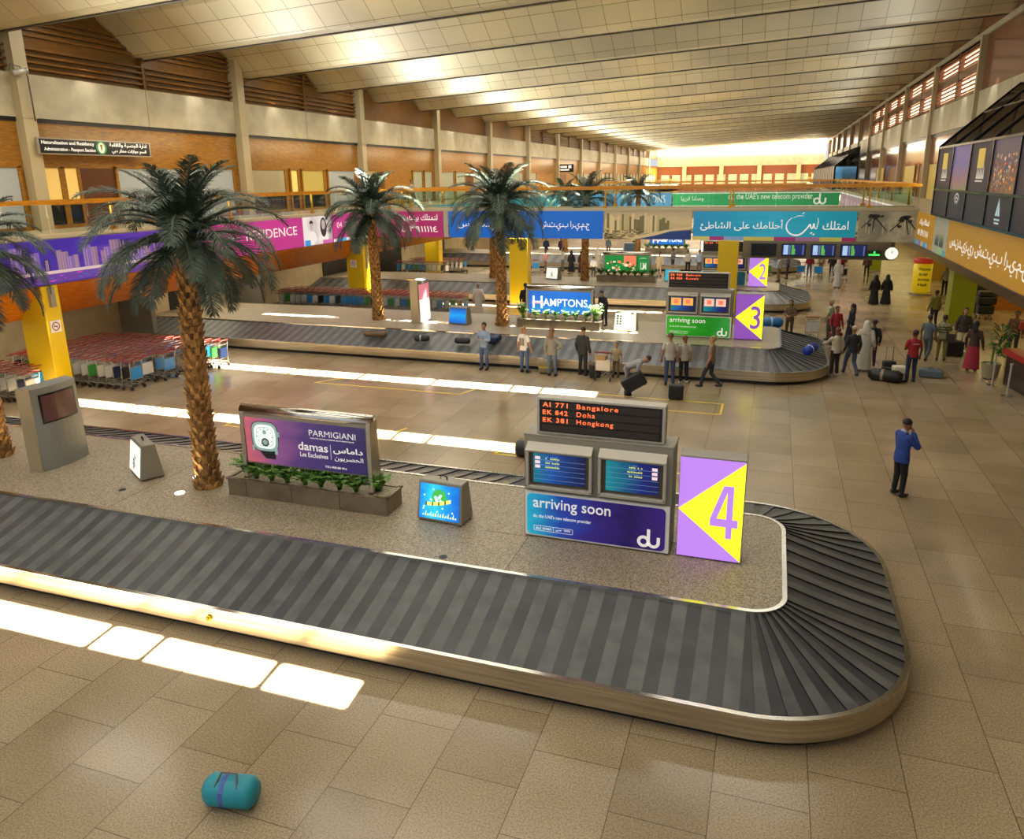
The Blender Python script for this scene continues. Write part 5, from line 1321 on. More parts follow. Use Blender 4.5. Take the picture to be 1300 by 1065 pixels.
bag((-10.0, 26.95, ZB(26.9, 25.87)), -.2, (.6,.4,.26), '#14204A', 'navy suitcase lying on the belt behind the man in blue shirt', tilt=(.27,0))
bag((-7.45, 25.45, 0), .1, (.5,.25,.50), '#7A7050', 'small tan case with yellow emblem between the two women at the carousel', accent='#B8A020')
bag((-5.6, 25.3, 0), .3, (.4,.25,.5), '#1E1E24', 'black cabin case at the feet of the man in dark suit')
bag((-2.55, 23.35, 0), .05, (.46,.28,.50), '#141416', 'black trolley case with raised handle standing inside the yellow tape', 'trolley_case')
bag((-3.75, 23.3, .28), .2, (.75,.32,.5), '#15161C', 'large black suitcase tilted in front of the bending man', tilt=(0,-.55))
bag((-5.25, 24.65, .82), 0, (.42,.3,.18), '#8A6A40', 'tan carton in the basket of the trolley beside the man in dark suit', 'box', False)
bag((1.55, 28.5, .62), 1.0, (.65,.4,.34), '#1438A0', 'bright blue bag at the right end of the middle carousel', 'duffel_bag', tilt=(.2,-.2), accent='#C8D0E0')
bag((.25, 32.55, .74), .25, (.8,.36,.42), '#2A6AA8', 'blue and white bag on the middle belt in front of the woman in brown', 'duffel_bag', tilt=(-.25,0), accent='#A8C8E0')
bag((3.95, 27.5, 0), -.35, (1.05,.55,.42), '#141414', 'big black duffel bag on the floor left of the man in red shirt', 'duffel_bag', accent='#8A7A60')
bag((4.38, 27.72, 0), .2, (.42,.32,.52), '#C8C0A8', 'white shopping bag beside the black duffel bag', 'box', False, accent='#B86A50')
bag((4.12, 28.15, 0), .1, (.42,.26,.58), '#16161A', 'black trolley case with tall handle behind the white shopping bag', 'trolley_case')
bag((5.5, 28.6, 0), -.1, (.75,.48,.28), '#5A6670', 'grey suitcase lying flat right of the man in red shirt', rough=.35)
bag((6.9, 32.2, 0), .1, (.6,.3,.6), '#120E18', 'black suitcase between the striped shirt man and the woman in white trousers')
bag((-5.62, 17.15, 0), .2, (.4,.3,.42), '#2A2A30', 'dark bag on the floor peeking out left of the foreground flight stand', 'duffel_bag')
bag((-1.0, 17.6, 0), .2, (.6,.35,.36), '#1A1A1E', 'black bag on the floor behind the top right corner of the foreground flight stand', 'duffel_bag')
bag((-5.35, 5.6, 0), .2, (.6,.4,.36), '#1A8A9A', 'teal backpack at the bottom edge of the view', 'duffel_bag', accent='#4A5AA8')
for i, (x, z, s, c, l) in enumerate(((9.9, .22, (.7,.45,.45), '#121410', 'bottom black case of the stacked trolley near the reception block'), (9.9, .69, (.8,.5,.4), '#161814', 'second black case of the stacked trolley near the reception block'), (10.0, 1.1, (.95,.45,.25), '#1C1A18', 'topmost long black case of the stacked trolley near the reception block'))):
    bag((x, 41.3, z), .1, s, c, l)
lone((9.95, 41.75, 0), rad(95), 2, 'trolley loaded high with black cases near the reception block')
bag((2.75, 33.4, 0), .4, (.5,.3,.5), '#5A1A20', 'dark red bag between the people waiting beyond the carousel')
bag((9.2, 32.6, 1.05), .1, (.35,.2,.35), '#8E2A1C', 'red bag on the shoulder of the person behind the potted plant', 'box', False)
# ------------------------------------------------------------------ people
def remesh(b, name, mats, parent, vox, smooth=4):
    o = b.build(name, mats, parent, smooth=True)
    md = o.modifiers.new('r', 'REMESH'); md.mode = 'VOXEL'; md.voxel_size = vox; md.use_smooth_shade = True
    ms = o.modifiers.new('s', 'SMOOTH'); ms.iterations = smooth; ms.factor = .5
    dg = bpy.context.evaluated_depsgraph_get(); dg.update()
    me = bpy.data.meshes.new_from_object(o.evaluated_get(dg)); me.name = name
    o.modifiers.clear(); old = o.data; o.data = me; bpy.data.meshes.remove(old)
    me.materials.clear()
    for m in (mats if isinstance(mats, (list, tuple)) else [mats]): me.materials.append(m)
    me.polygons.foreach_set('use_smooth', [True]*len(me.polygons)); me.polygons.foreach_set('material_index', [0]*len(me.polygons))
    return o
ARMS = dict(down=((.25,-.03,1.13),(.27,.07,.88)), hips=((.42,-.10,1.19),(.21,.04,1.04)), crossed=((.25,.07,1.15),(-.03,.21,1.20)), mouth=((.23,.17,1.19),(.05,.17,1.44)),
            push=((.25,.10,1.14),(.22,.38,1.04)), reach=((.23,.20,1.20),(.20,.46,1.12)), back=((.27,-.10,1.15),(.06,-.17,.99)), hold=((.24,.05,1.12),(.08,.27,1.08)), swingf=((.24,.10,1.15),(.22,.30,1.0)), swingb=((.24,-.16,1.15),(.25,-.22,.92)))
FMATS = {}
def person(label, loc, rz, h=1.72, skin='#A87850', top='#888888', bot='#333344', hair='#1A120C', arms=('down','down'), legs='stand', kind='trousers', sleeve='long', bend=0, vox=.018, fem=False, head=0, hairs='short', shoes='#1A1614', topname=None, fingers=True, jacket=False, seat=False):
    t = empty('person', loc, rz, label, 'person')
    k = h/1.75; t.scale = (k, k, k)
    def U(p):
        x, y, z = p
        if bend and z > .9:
            c, s = math.cos(bend), math.sin(bend); dz, dy = z-.93, y; return (x, dy*c+dz*s, .93+dz*c-dy*s)
        return (x, y, z)
    sk = M('skin_'+skin.strip('#').lower(), skin, .5); eyem = M('eye_dark', '#140E0A', .3); lip = M('lip', '#7A4038', .5)
    W = .152 if fem else .176
    SH = [(s*W, 0, 1.385) for s in (-1, 1)]
    hip = [(s*.095, 0, .92) for s in (-1, 1)]
    if legs == 'stand': kn = [(-.10,.02,.50),(.11,.03,.50)]; an = [(-.11,-.01,.09),(.13,.0,.09)]
    elif legs == 'stride': kn = [(-.10,.20,.54),(.10,.02,.49)]; an = [(-.10,.30,.12),(.10,-.30,.14)]
    elif legs == 'kneel': kn = [(-.14,.34,.60),(.14,.36,.58)]; an = [(-.13,.06,.12),(.13,.08,.10)]
    elbow = []; wrist = []
    for i, s in enumerate((-1, 1)):
        e, w = ARMS[arms[i]]; elbow.append((s*e[0], e[1], e[2])); wrist.append((s*w[0], w[1], w[2]))
    def cap(b, p, q, r0, r1, n=10):
        b.tube([p, q], [r0, r1], n); b.ball(p, r0, n, 6); b.ball(q, r1, n, 6)
    def loft(b, rings, n=16):      # (x, y, z, rx, ry)
        o = len(b.v)
        for x, y, z, rx, ry in rings:
            for i in range(n): a = 2*PI*i/n; b.v.append(U((x+rx*math.cos(a), y+ry*math.sin(a), z)))
        for j in range(len(rings)-1):
            for i in range(n): b.f.append([o+j*n+i, o+j*n+(i+1) % n, o+(j+1)*n+(i+1) % n, o+(j+1)*n+i]); b.m.append(0)
        b.f.append([o+i for i in range(n)][::-1]); b.m.append(0); b.f.append([o+(len(rings)-1)*n+i for i in range(n)]); b.m.append(0)
    # the body
    b = B(); e = 0
    tw, td = (.13 if fem else .145), .095
    loft(b, [(0,0,.86,.15,.10),(0,0,.96,.155,.105),(0,0,1.08,tw-.01,td-.005),(0,.005,1.22,tw+.01,td+.01),(0,.0,1.34,W-.01,.10),(0,-.005,1.42,W-.055,.08),(0,-.005,1.475,.065,.06)])
    loft(b, [(0,-.005,1.44,.06,.058),(0,.005,1.56,.055,.055)])
    # head, tilted by head angle: skull, jaw, nose, ears
    ca, sa = math.cos(head), math.sin(head)
    def Hd(p):
        x, y, z = p; x *= 1.14; y *= 1.14; z = 1.505+(z-1.53)*1.14; dz = z-1.53; return U((x, y*ca+dz*sa, 1.53+dz*ca-y*sa))
    def hball(bb, c, r, n=12, m=8):
        o = len(bb.v); bb.ball(c, r, n, m); bb.v[o:] = [Hd(p) for p in bb.v[o:]]
    hball(b, (0,-.005,1.665), (.076,.093,.09)); hball(b, (0,.022,1.60), (.056,.066,.072)); hball(b, (0,.092,1.632), (.012,.018,.02), 6, 6); hball(b, (0,.075,1.57), (.03,.02,.022), 8, 6)
    for s in (-1, 1): hball(b, (s*.077,-.005,1.635), (.011,.02,.03), 8, 6)
    for i, s in enumerate((-1, 1)):
        S_, E_, W_ = U(SH[i]), U(elbow[i]), U(wrist[i])
        cap(b, S_, E_, .052, .040); cap(b, E_, W_, .040, .027)
        d = (Vector(W_)-Vector(E_)).normalized(); side = d.cross(Vector((0,0,1)) if abs(d.z) < .8 else Vector((0,1,0))).normalized(); nrm = side.cross(d)
        p = Vector(W_); pe = p+d*.085
        cap(b, p, pe, .026, .030, 8)
        for q in range(3): cap(b, p+side*(q-1)*.018+d*.03, pe+side*(q-1)*.02, .016, .016, 6)
        if fingers:
            for q in range(4):
                o0 = pe+side*(-.03+.02*q); L = (.062,.072,.068,.052)[q]; m1 = o0+(d*.8-nrm*.35).normalized()*L*.55; m2 = m1+(d*.45-nrm*.8).normalized()*L*.5
                b.tube([o0-d*.01, m1, m2], [.0105,.0095,.008], 6)
            th = p+d*.03-side*.028*s; b.tube([th, th+(d*.6-side*s*.7).normalized()*.035, th+(d*.85-side*s*.5).normalized()*.065], [.012,.011,.009], 6)
        if kind != 'robe':
            cap(b, hip[i], kn[i], .085, .058); cap(b, kn[i], an[i], .055, .036)
        else: cap(b, hip[i], kn[i], .07, .05); cap(b, kn[i], an[i], .05, .036)
        a = an[i]; cap(b, (a[0], a[1]-.02, a[2]-.045), (a[0], a[1]+.13, max(.03, a[2]-.06)), .032, .028, 8)
    body = remesh(b, 'body', [sk, eyem, lip], t, vox if fingers and vox < .012 else max(vox*.85, .012), 3)
    me = body.data
    ey = [Vector(Hd((s*.031,.083,1.662))) for s in (-1, 1)]; lp = Vector(Hd((0,.088,1.595)))
    for p in me.polygons:
        c = p.center
        if (c-ey[0]).length < .016 or (c-ey[1]).length < .016: p.material_index = 1
        elif abs(c.x-lp.x) < .024 and abs(c.z-lp.z) < .009 and (c-lp).length < .035: p.material_index = 2
    tm = M('cloth_'+top.strip('#').lower(), top, .8); bm = M('cloth_'+bot.strip('#').lower(), bot, .8)
    # upper garment
    b = B(); g = .016 if not jacket else .028
    if kind in ('robe', 'abaya'):
        fl = .06 if kind == 'robe' else .11
        loft(b, [(0,0,.06,.20+fl,.15+fl*.8),(0,0,.45,.19+fl*.5,.14+fl*.5),(0,0,.92,.19,.135),(0,0,1.1,tw+.035,td+.035),(0,.0,1.3,W+.0,.12),(0,-.0,1.41,W-.04,.095),(0,-.005,1.48,.075,.07)])
    else:
        lo = .80 if jacket else .86
        loft(b, [(0,0,lo,.165+g,.115+g),(0,0,.96,.16+g,.11+g),(0,0,1.08,tw+g,td+g),(0,.005,1.22,tw+.02+g,td+.012+g),(0,.0,1.33,W+.0+g*.5,.10+g),(0,-.003,1.40,W-.03+g*.5,.09+g*.7),(0,-.005,1.445,W-.08+g*.5,.078+g*.5),(0,-.005,1.485,.068,.066)])
    for i, s in enumerate((-1, 1)):
        S_, E_, W_ = U(SH[i]), U(elbow[i]), U(wrist[i]); g2 = g*.9+(.012 if kind in ('robe', 'abaya') else 0)
        if sleeve == 'none': cap(b, S_, Vector(S_).lerp(Vector(E_), .12), .055+g2, .05+g2); continue
        if sleeve == 'short': cap(b, S_, Vector(S_).lerp(Vector(E_), .6), .056+g2, .05+g2)
        else: cap(b, S_, E_, .056+g2, .044+g2); cap(b, E_, Vector(E_).lerp(Vector(W_), .93), .044+g2, .034+g2)
    nm = topname or {'robe': 'robe', 'abaya': 'robe'}.get(kind, 'jacket' if jacket else 'shirt')
    remesh(b, nm, tm, t, vox)
    if kind in ('trousers',):
        b = B(); loft(b, [(0,0,.82,.155,.112),(0,0,.93,.162,.115),(0,0,1.0,.150,.108)])
        for i in (0, 1): cap(b, hip[i], kn[i], .096, .072); cap(b, kn[i], Vector(kn[i]).lerp(Vector(an[i]), .92), .07, .056)
        remesh(b, 'trousers', bm, t, vox)
    if kind == 'skirt':
        b = B(); loft(b, [(0,0,.08,.27,.24),(0,0,.45,.23,.19),(0,0,.92,.172,.125),(0,0,1.0,.15,.11)]); remesh(b, 'skirt', bm, t, vox)
    for i in (0, 1):
        a = an[i]; b = B(); z0 = max(.045, a[2]-.045)
        b.ball((a[0], a[1]+.055, z0), (.048, .135, .045), 12, 8); b.ball((a[0], a[1]-.02, z0+.03), (.045, .06, .05), 10, 6)
        b.build('shoe', M('shoe_'+shoes.strip('#').lower(), shoes, .4), t, smooth=True)
    # hair or head cover
    b = B(); hm = M('hair_'+hair.strip('#').lower(), hair, .6)
    if hairs == 'short': hball(b, (0,-.020,1.690), (.083,.092,.084), 14, 10)
    elif hairs == 'long':
        hball(b, (0,-.022,1.688), (.086,.094,.086), 14, 10); hball(b, (0,-.07,1.60), (.08,.045,.13), 12, 8); hball(b, (0,-.09,1.50), (.07,.035,.12), 12, 8)
    elif hairs == 'tail':
        hball(b, (0,-.022,1.688), (.084,.093,.085), 14, 10); hball(b, (0,-.12,1.62), (.03,.035,.10), 10, 8)
    elif hairs in ('scarf', 'ghutra'):
        hball(b, (0,-.028,1.68), (.10,.105,.10), 14, 10); hball(b, (0,-.06,1.58), (.11,.085,.15), 14, 10); loft(b, [(0,-.03,1.30,.19,.12),(0,-.04,1.44,.17,.125),(0,-.04,1.55,.115,.10)])
    elif hairs == 'cap':
        hball(b, (0,-.012,1.70), (.088,.10,.075), 14, 10); hball(b, (0,.09,1.70), (.06,.06,.012), 10, 6)
    if hairs == 'bald': hball(b, (0,-.035,1.645), (.08,.075,.06), 14, 10)
    remesh(b, {'scarf': 'head_scarf', 'ghutra': 'head_scarf', 'cap': 'cap'}.get(hairs, 'hair'), hm, t, .012 if vox < .02 else .016, 2)
    if hairs == 'ghutra':
        b = B(); n = 20
        pts = [Hd((.093*math.cos(2*PI*i/n), -.02+.10*math.sin(2*PI*i/n), 1.735)) for i in range(n+1)]; b.tube(pts, .012, 6); b.build('head_cord', BLACK, t)
    return t
D = rad
def P_(*a, **k): return person(*a, **k)
# the man in the blue jacket: standing alone, head bowed, hand at the chin
hero = P_('man in bright blue jacket and black trousers standing alone on the open floor', (2.98, 17.2, 0), D(-62), 1.74, '#8A5A3C', '#1E3C86', '#0C0C10', '#100C0A', ('crossed','mouth'), 'stand', jacket=True, vox=.010, head=.35)
b = B(); b.tube([(0,-.045,1.475),(0,.01,1.50)], [.068,.066], 16); b.build('shirt_collar', M('collar_pale', '#A8B0C8', .6), hero, smooth=True)
P_('man in light blue shirt with folded arms facing the camera before the carousel', (-9.78, 25.35, 0), D(170), 1.76, '#7A5038', '#7488A4', '#46587E', '#141010', ('crossed','crossed'), vox=.013)
w_ = P_('person in white T-shirt with printed number and blue jeans, seen from behind', (-8.24, 25.35, 0), D(-10), 1.70, '#B08060', '#D8D4CC', '#4A6088', '#8A6A3C', ('down','down'), sleeve='short', fem=True, hairs='tail', vox=.013)
b = B(); b.box(-.12,-.02,-.152,-.146,1.06,1.34); b.box(.0,.08,-.152,-.146,1.06,1.34); b.build('back_print', M('print_grey', '#7A7468', .7), w_)
P_('woman in grey jacket with hand on hip and blue jeans, seen from behind', (-7.12, 25.1, 0), D(-5), 1.74, '#B08464', '#77756E', '#56687E', '#6A4A2C', ('down','hips'), fem=True, hairs='long', vox=.013, jacket=True)
P_('man in dark suit looking down at the carousel', (-6.1, 25.5, 0), D(-20), 1.74, '#9A6A4C', '#26282A', '#242628', '#241A12', ('down','down'), jacket=True, vox=.013, head=.3)
P_('child in patterned tan shirt behind the loaded trolley', (-4.9, 25.55, 0), D(180), 1.25, '#A87850', '#A89A78', '#6A5A48', '#6A4A28', ('down','down'), sleeve='short')
P_('man in grey shirt bending over a large suitcase behind the flight stand', (-4.15, 23.5, 0), D(-80), 1.72, '#A87C60', '#8A8C8C', '#6A6470', '#3A3028', ('reach','reach'), bend=1.15, legs='stand')
P_('man in pale T-shirt and blue jeans standing with his back to the camera', (-2.98, 25.0, 0), D(10), 1.80, '#A87A5C', '#A8A49A', '#3E4C70', '#5A4430', ('down','down'), sleeve='short', vox=.014)
P_('woman with ponytail, white top and black trousers beside the man in pale T-shirt', (-2.55, 25.35, 0), D(25), 1.66, '#A87C60', '#B0A898', '#141420', '#6A4420', ('down','down'), sleeve='short', fem=True, hairs='tail', vox=.014, shoes='#C0C0C0')
P_('man in brown T-shirt striding to the left past the carousel', (-1.62, 25.0, 0), D(80), 1.76, '#A87858', '#80705A', '#2A3438', '#8A7450', ('down','down'), sleeve='short', legs='stride', vox=.014)
P_('woman in brown top holding bags behind the right end of the middle carousel', (.95, 34.15, 0), D(165), 1.66, '#9A7050', '#5E4C30', '#4A3E28', '#1E1410', ('hold','hold'), fem=True, hairs='long')
P_('man in pale green shirt standing behind the man in red beyond the carousel', (2.55, 34.2, 0), D(60), 1.72, '#8A5C40', '#A8B494', '#4A4A44', '#8A7A60', sleeve='short', hairs='bald')
P_('person in red shirt in the waiting group right of the empty trolley', (2.72, 33.1, 0), D(200), 1.62, '#7A4C34', '#8E2226', '#3A2A2C', '#1A100C')
P_('woman in black robe and head scarf in the waiting group', (3.35, 33.9, 0), D(100), 1.62, '#8A6048', '#121216', '#101014', '#121216', kind='abaya', hairs='scarf', fem=True)
P_('man in off white shirt and black trousers by the end of the middle carousel', (2.35, 27.75, 0), D(30), 1.72, '#7A4A3C', '#ACA490', '#1A1618', '#6A2E28', ('reach','down'), vox=.014, shoes='#A8A498')
P_('man in dark vest, beige cap and blue jeans stepping toward the group', (2.9, 28.0, 0), D(20), 1.76, '#8A6040', '#26282C', '#3E4A66', '#9A8C70', ('down','down'), legs='stride', hairs='cap', vox=.014)
P_('man in long white robe and white head scarf left of the black duffel bag', (3.4, 28.9, 0), D(-20), 1.80, '#8A6048', '#B0AC9E', '#B0AC9E', '#B8B4A6', ('down','down'), kind='robe', hairs='scarf', vox=.013)
P_('dark dressed person half hidden behind the man in white robe', (3.72, 29.7, 0), D(10), 1.72, '#6A4834', '#1C1A1E', '#26222A', '#1A1210')
m_ = P_('man in red shirt and navy trousers watching his bags, seen from behind', (4.72, 27.6, 0), D(15), 1.78, '#5A3A28', '#8C1A22', '#1A2440', '#100C0A', ('hold','down'), sleeve='short', vox=.013)
b = B(); b.box(-.10,.10,-.152,-.147,1.30,1.34); b.build('back_print', M('print_pale', '#B88A88', .7), m_)
P_('man in slate blue shirt walking right of the man in red shirt', (5.75, 31.1, 0), D(-30), 1.74, '#6A4834', '#4E5A60', '#44504E', '#1A1410', legs='stride', sleeve='short')
s_ = P_('man in striped shirt with a shoulder bag pulling a black case', (6.28, 31.3, 0), D(-15), 1.72, '#6A4834', '#8C8A64', '#6A6430', '#181210', ('down','reach'))
b = B(); b.box(.12,.42,-.16,-.02,.78,1.08); b.build('shoulder_bag', M('bag_dark', '#2A201C', .6), s_); b = B(); b.tube([(.2,-.12,1.05),(.05,-.14,1.3),(-.12,-.02,1.5)], .014, 6); b.build('bag_strap', M('bag_dark', '#2A201C', .6), s_)
b = B()
for z in (1.1, 1.2, 1.3): b.add([(.185*math.cos(a), .142*math.sin(a)-.0, z+dz) for dz in (0, .035) for a in [PI+PI*i/12 for i in range(13)]], [(i, i+1, 14+i, 13+i) for i in range(12)])
b.build('shirt_stripes', M('stripe_dark', '#3E3A2A', .7), s_)
P_('person in olive clothes in the distance by the lime pillar', (7.2, 38.3, 0), D(20), 1.70, '#6A4830', '#6A6420', '#1C1818', '#141010')
P_('woman in dark cardigan and white trousers walking toward the camera', (7.32, 33.1, 0), D(175), 1.74, '#A87C58', '#322A26', '#C4C098', '#3A2414', ('down','down'), fem=True, hairs='long', jacket=True, vox=.014, shoes='#C8C4B0')
P_('woman in red and dark sari left of the potted plant', (7.0, 29.9, 0), D(-30), 1.78, '#5A3824', '#3A2420', '#8A1C30', '#120C0A', ('down','down'), kind='skirt', fem=True, hairs='long')
P_('person in orange and dark green clothes behind the potted plant', (9.0, 32.9, 0), D(150), 1.72, '#7A4A30', '#5A3A26', '#1C2A20', '#14100C')
P_('woman in black robe near the clock, left of a pair', (5.38, 44.5, 0), D(10), 1.62, '#8A6048', '#0E0E12', '#0E0E12', '#0E0E12', kind='abaya', hairs='scarf', fem=True, vox=.024, fingers=False)
P_('woman in black robe near the clock, right of a pair', (5.98, 44.6, 0), D(-10), 1.62, '#8A6048', '#101014', '#101014', '#101014', kind='abaya', hairs='scarf', fem=True, vox=.024, fingers=False)
P_('man in grey shirt and black trousers beside the welcome drum', (9.57, 49.0, 0), D(20), 1.72, '#6A4834', '#8A8474', '#12121A', '#14100C', sleeve='short', vox=.024, fingers=False)
P_('man pushing the loaded trolley near the reception block', (9.9, 42.5, 0), D(180), 1.78, '#5A3C28', '#1C1814', '#1C1814', '#100C0A', ('push','push'), vox=.024, fingers=False)
FARP = [
 ('man in salmon pink shirt beside the farthest belt', (-16.1, 55.0), 90, 1.66, '#D88A78', '#8A6A60', 'trousers', 'short'), ('man in white shirt and grey trousers right of the man in pink', (-15.0, 55.9), 120, 1.76, '#B0ACA0', '#5A6468', 'trousers', 'short'),
 ('woman in black robe standing alone beside the farthest belt', (-14.15, 55.2), 20, 1.62, '#141216', '#141216', 'abaya', 'scarf'), ('woman in maroon robe just left of a palm trunk under the bridge', (-13.3, 54.9), 0, 1.62, '#3A1C20', '#3A1C20', 'abaya', 'scarf'),
 ('boy in white shirt and black trousers right of the palm trunk under the bridge', (-12.0, 53.2), 10, 1.42, '#B8BAC8', '#18181C', 'trousers', 'short'), ('man in white robe behind the boy under the bridge', (-12.3, 55.9), 0, 1.74, '#C0BAA8', '#C0BAA8', 'robe', 'ghutra'),
 ('traveller in navy on the farthest island, left of a pair', (-19.4, 66.5), 0, 1.72, '#20284A', '#1C2038', 'trousers', 'short'), ('traveller in purple and navy on the farthest island, right of a pair', (-18.0, 66.5), 0, 1.70, '#3A2848', '#1E2238', 'trousers', 'short'),
 ('seated looking person in slate blue beyond the farthest belt', (-14.2, 69.0), 0, 1.6, '#3A4858', '#3A3A44', 'trousers', 'short'), ('man in white head scarf and black vest beyond the farthest belt', (-11.6, 68.0), 180, 1.72, '#1C1A1E', '#1C1A1E', 'trousers', 'ghutra'),
 ('man in patterned white shirt near the green billboard right end', (-7.5, 54.4), 170, 1.70, '#B0A488', '#B8A890', 'trousers', 'short'), ('man in white shirt and dark trousers pushing a trolley left of the mustard pillar', (-5.75, 56.6), 0, 1.68, '#C0B8B0', '#241C20', 'trousers', 'short'),
 ('man in light blue shirt left of the mustard pillar', (-4.9, 56.2), 0, 1.74, '#9AAAC8', '#6A6468', 'trousers', 'short'), ('person in grey leaning at the far belt near the green billboard', (-7.0, 58.0), 60, 1.66, '#8A8A88', '#4A4A4C', 'trousers', 'short'),
 ('man in white shirt, white cap and olive trousers right of the 2 sign', (.55, 53.2), 60, 1.72, '#B0B4BC', '#7A6E48', 'trousers', 'cap'), ('dark dressed man right of the man in white cap', (1.1, 54.8), 90, 1.66, '#3A3844', '#221C22', 'trousers', 'short'),
 ('person in red top between the two blue trolleys', (2.55, 56.4), 10, 1.68, '#8A1E34', '#4A5A6A', 'trousers', 'short'), ('person in dark clothes beneath the third flight screen', (4.05, 57.2), 0, 1.68, '#1C1814', '#2A2220', 'trousers', 'short'),
 ('person in crimson top beneath the flight screens', (4.75, 57.8), 0, 1.66, '#8A1A24', '#3A2A2A', 'trousers', 'short'), ('man in white robe and head scarf beneath the flight screens', (4.0, 51.0), -20, 1.72, '#B8B8B8', '#B8B8B8', 'robe', 'ghutra'),
 ('person in brown top under the bridge right of the flight screens', (6.2, 56.5), 0, 1.66, '#4A3428', '#2A2422', 'trousers', 'short'), ('person in cream top beneath the second flight screen', (3.4, 58.0), 30, 1.64, '#A8966A', '#4A3A2A', 'trousers', 'short')]
for lab, (x, y), a, h_, tp, bt, kd, hr in FARP:
    P_(lab, (x, y, 0 if not 58 < y < 63 else .9), D(a), h_, '#7A5238', tp, bt, '#1A1410' if hr == 'short' else (tp if hr == 'scarf' else '#C8C4B8'), ('down','down'), kind=kd, hairs=hr, vox=.028, fingers=False, fem=kd == 'abaya')
P_('blurred man in white robe standing in front of the second belt beside the palm', (-13.95, 35.5, 0), D(20), 1.76, '#A08A78', '#BDB4A8', '#BDB4A8', '#8A7468', kind='robe', vox=.02)
P_('man in dark suit leaning beside the right post of the large blue billboard', (-6.35, 30.35, .9), D(150), 1.50, '#8A6048', '#1E1C24', '#1A1A22', '#241A12', ('hold','hold'), jacket=True, vox=.02, bend=.35)
P_('dark dressed person partly behind the left post of the large blue billboard', (-9.85, 30.6, .9), D(0), 1.62, '#8A6048', '#14141A', '#14141A', '#14100C', vox=.024)
P_('person in grey shirt walking on the left gallery beyond the second palm', (-25.6, 52.2, DK), D(-90), 1.72, '#7A5238', '#8A8A8C', '#4A3A30', '#141010', sleeve='short', legs='stride', vox=.024, fingers=False)
# ------------------------------------------------------------------ light
def sun(d, strength, col, angle):
    l = bpy.data.lights.new('sun', 'SUN'); l.energy = strength; l.color = col; l.angle = rad(angle)
    o = bpy.data.objects.new('sun', l); C.objects.link(o); o.rotation_euler = Vector(d).to_track_quat('-Z', 'Y').to_euler(); return o
sun((-2.1, -.95, -13), SUN_E, (1, .95, .86), .5)
def area(name, loc, rot, sx, sy, e, col=(1,1,1), spread=PI):
    l = bpy.data.lights.new(name, 'AREA'); l.shape = 'RECTANGLE'; l.size = sx; l.size_y = sy; l.energy = e; l.color = col; l.spread = spread
    o = bpy.data.objects.new(name, l); C.objects.link(o); o.location = loc; o.rotation_euler = rot; return o
# daylight falling through the diffusing skylights hidden in every fold of the roof
for i, yk in enumerate(FOLD):
    if yk < -8 or yk > 170: continue
    y = yk+2.4; x = -12
    e = SKY_E*(.85 if yk < 20 else 1 if yk < 60 else 1.15)
    tilt = math.atan(.047)
    area('skylight', (x, y, cz(x)+.75), (0, -tilt, 0), 29, 1.2, e, (1, .96, .87))
# band washers, and added unseen fill lamps at the gallery rails brightening the ceiling
for i in range(len(PIL)-1):
    for a in (.25, .75):
        y = PIL[i]+12.7*a
        for x, s in ((XW0+.75, 1), (XW1-.75, -1)):
            l = bpy.data.lights.new('wall_washer', 'SPOT'); l.energy = WASH_E; l.color = (1, .97, .88); l.spot_size = rad(58); l.spot_blend = .6; l.shadow_soft_size = .05
            o = bpy.data.objects.new('wall_washer', l); C.objects.link(o); o.location = (x-s*.18, y, 12.15); o.rotation_euler = (0, rad(-9)*s*-1, 0)
    if i % 1 == 0:
        y = PIL[i]+6.35
        area('ceiling_fill', (XG0-.6, y, 6.0), (0, rad(180+46), 0), .6, 12, UP_E*(.6 if y < 30 else 1), (1, 1, .95), rad(115))
        area('ceiling_fill', (XG1+.6, y, 6.0), (0, rad(180-46), 0), .6, 12, UP_E*.32, (1, 1, .95), rad(115))
# lamps under the galleries, and area lights aimed at the upper walls
for i in range(0, 12):
    y = 6+12*i
    area('gallery_lamp', (-25, y, 2.48), (0, 0, 0), 2.5, 8, 130, (1, .86, .6))
    area('arrivals_lamp', (11.5, y, 2.7), (0, 0, 0), 5, 9, 130 if i > 1 else 60, (1, .80, .30))
    area('upper_wall_light', (XW0+2.6, y, 9.0), (0, rad(38), 0), .6, 8, COR_E, (1, .82, .52))
    area('upper_wall_light', (XW1-1.6, y, 9.0), (0, rad(-35), 0), .4, 8, COR_E*.35, (1, .86, .66))
area('bridge_fill', (-7, 41.3, 4.0), (rad(60), 0, 0), 24, .5, 260, (1, .92, .75))  # unseen fill lamps added to brighten the space under the bridge
area('bridge_fill', (2, 44.5, 3.9), (rad(-30), 0, 0), 8, .5, 150, (1, .92, .75))
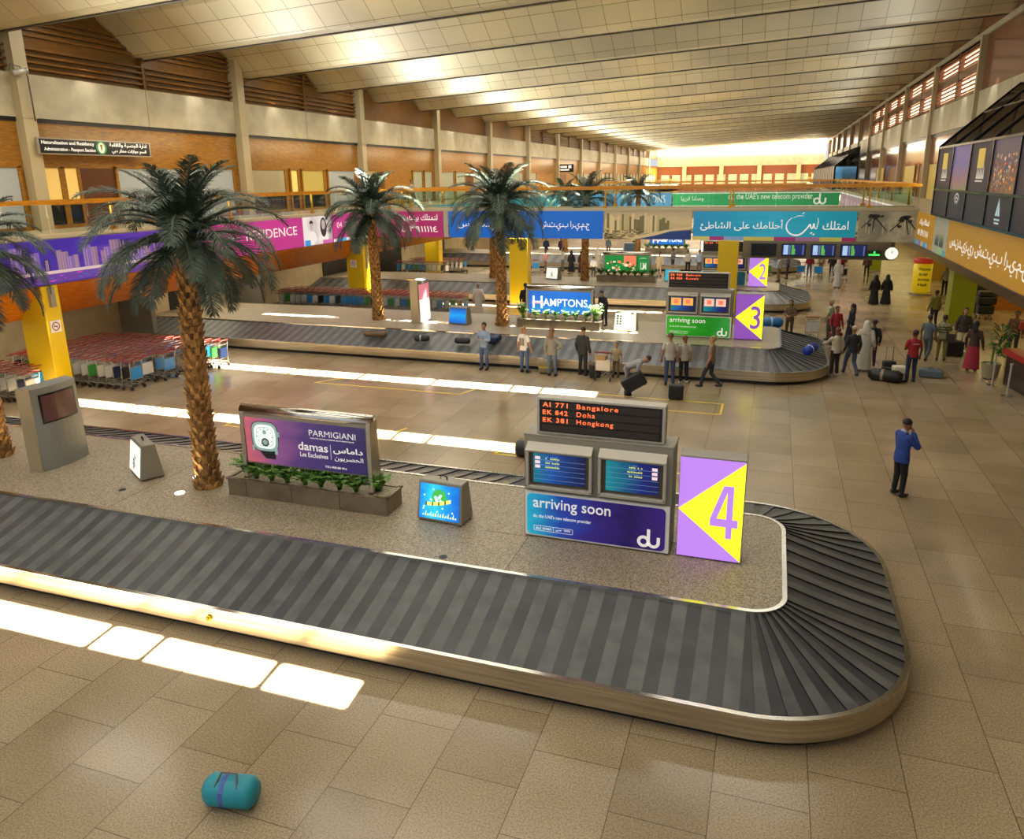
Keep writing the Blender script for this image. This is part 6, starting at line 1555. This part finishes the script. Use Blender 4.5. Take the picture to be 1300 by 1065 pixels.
# small uplights on the palms
for x, y in ((-11.0, 11.75), (-10.75, 10.95), (-14.95, 11.55), (-15.8, 29.3), (-10.0, 29.3)):
    tx = -10.47 if x > -12 and y < 20 else -16.3 if x < -14 else -10.51
    l = bpy.data.lights.new('palm_uplight', 'SPOT'); l.energy = 60; l.color = (1, .78, .42); l.spot_size = rad(70); l.shadow_soft_size = .05; l.spot_blend = .7
    o = bpy.data.objects.new('palm_uplight', l); C.objects.link(o); o.location = (x, y, .95); o.rotation_euler = Vector((tx-x, 11.45-y if y < 20 else 29.35-y, 1.3)).to_track_quat('-Z', 'Y').to_euler()
# even sky light, filling the hall from its open end behind the camera
w = bpy.data.worlds.new('sky'); sc.world = w; w.use_nodes = True
bg = w.node_tree.nodes['Background']; bg.inputs[0].default_value = (.86, .92, 1, 1); bg.inputs[1].default_value = WORLD_E
# ------------------------------------------------------------------ camera
cam = bpy.data.cameras.new('camera'); cam.sensor_width = 36; cam.lens = 956.64/1300*36; cam.shift_y = -45.5/1300; cam.clip_end = 400
co = bpy.data.objects.new('camera', cam); C.objects.link(co)
pi_, ya, ro = 0.2644106, 0.3312402, -0.0144061
cy_, sy_, cp_, sp_ = math.cos(ya), math.sin(ya), math.cos(pi_), math.sin(pi_)
fw = Vector((-sy_*cp_, cy_*cp_, -sp_)); rt = Vector((cy_, sy_, 0)); up = rt.cross(fw)
rt, up = rt*math.cos(ro)+up*math.sin(ro), up*math.cos(ro)-rt*math.sin(ro)
m = Matrix((rt, up, -fw)).transposed().to_4x4(); m.translation = (0, 0, 6.8); co.matrix_world = m
sc.camera = co
sc.view_settings.view_transform = 'Standard'; sc.view_settings.look = 'None'; sc.view_settings.gamma = 1; sc.view_settings.exposure = EXPO
cy = sc.cycles
cy.max_bounces = 7; cy.diffuse_bounces = 4; cy.glossy_bounces = 3; cy.transparent_max_bounces = 12; cy.transmission_bounces = 4
cy.caustics_reflective = False; cy.caustics_refractive = False; cy.sample_clamp_indirect = 6; cy.use_denoising = True
try: cy.denoiser = 'OPENIMAGEDENOISE'
except Exception: pass
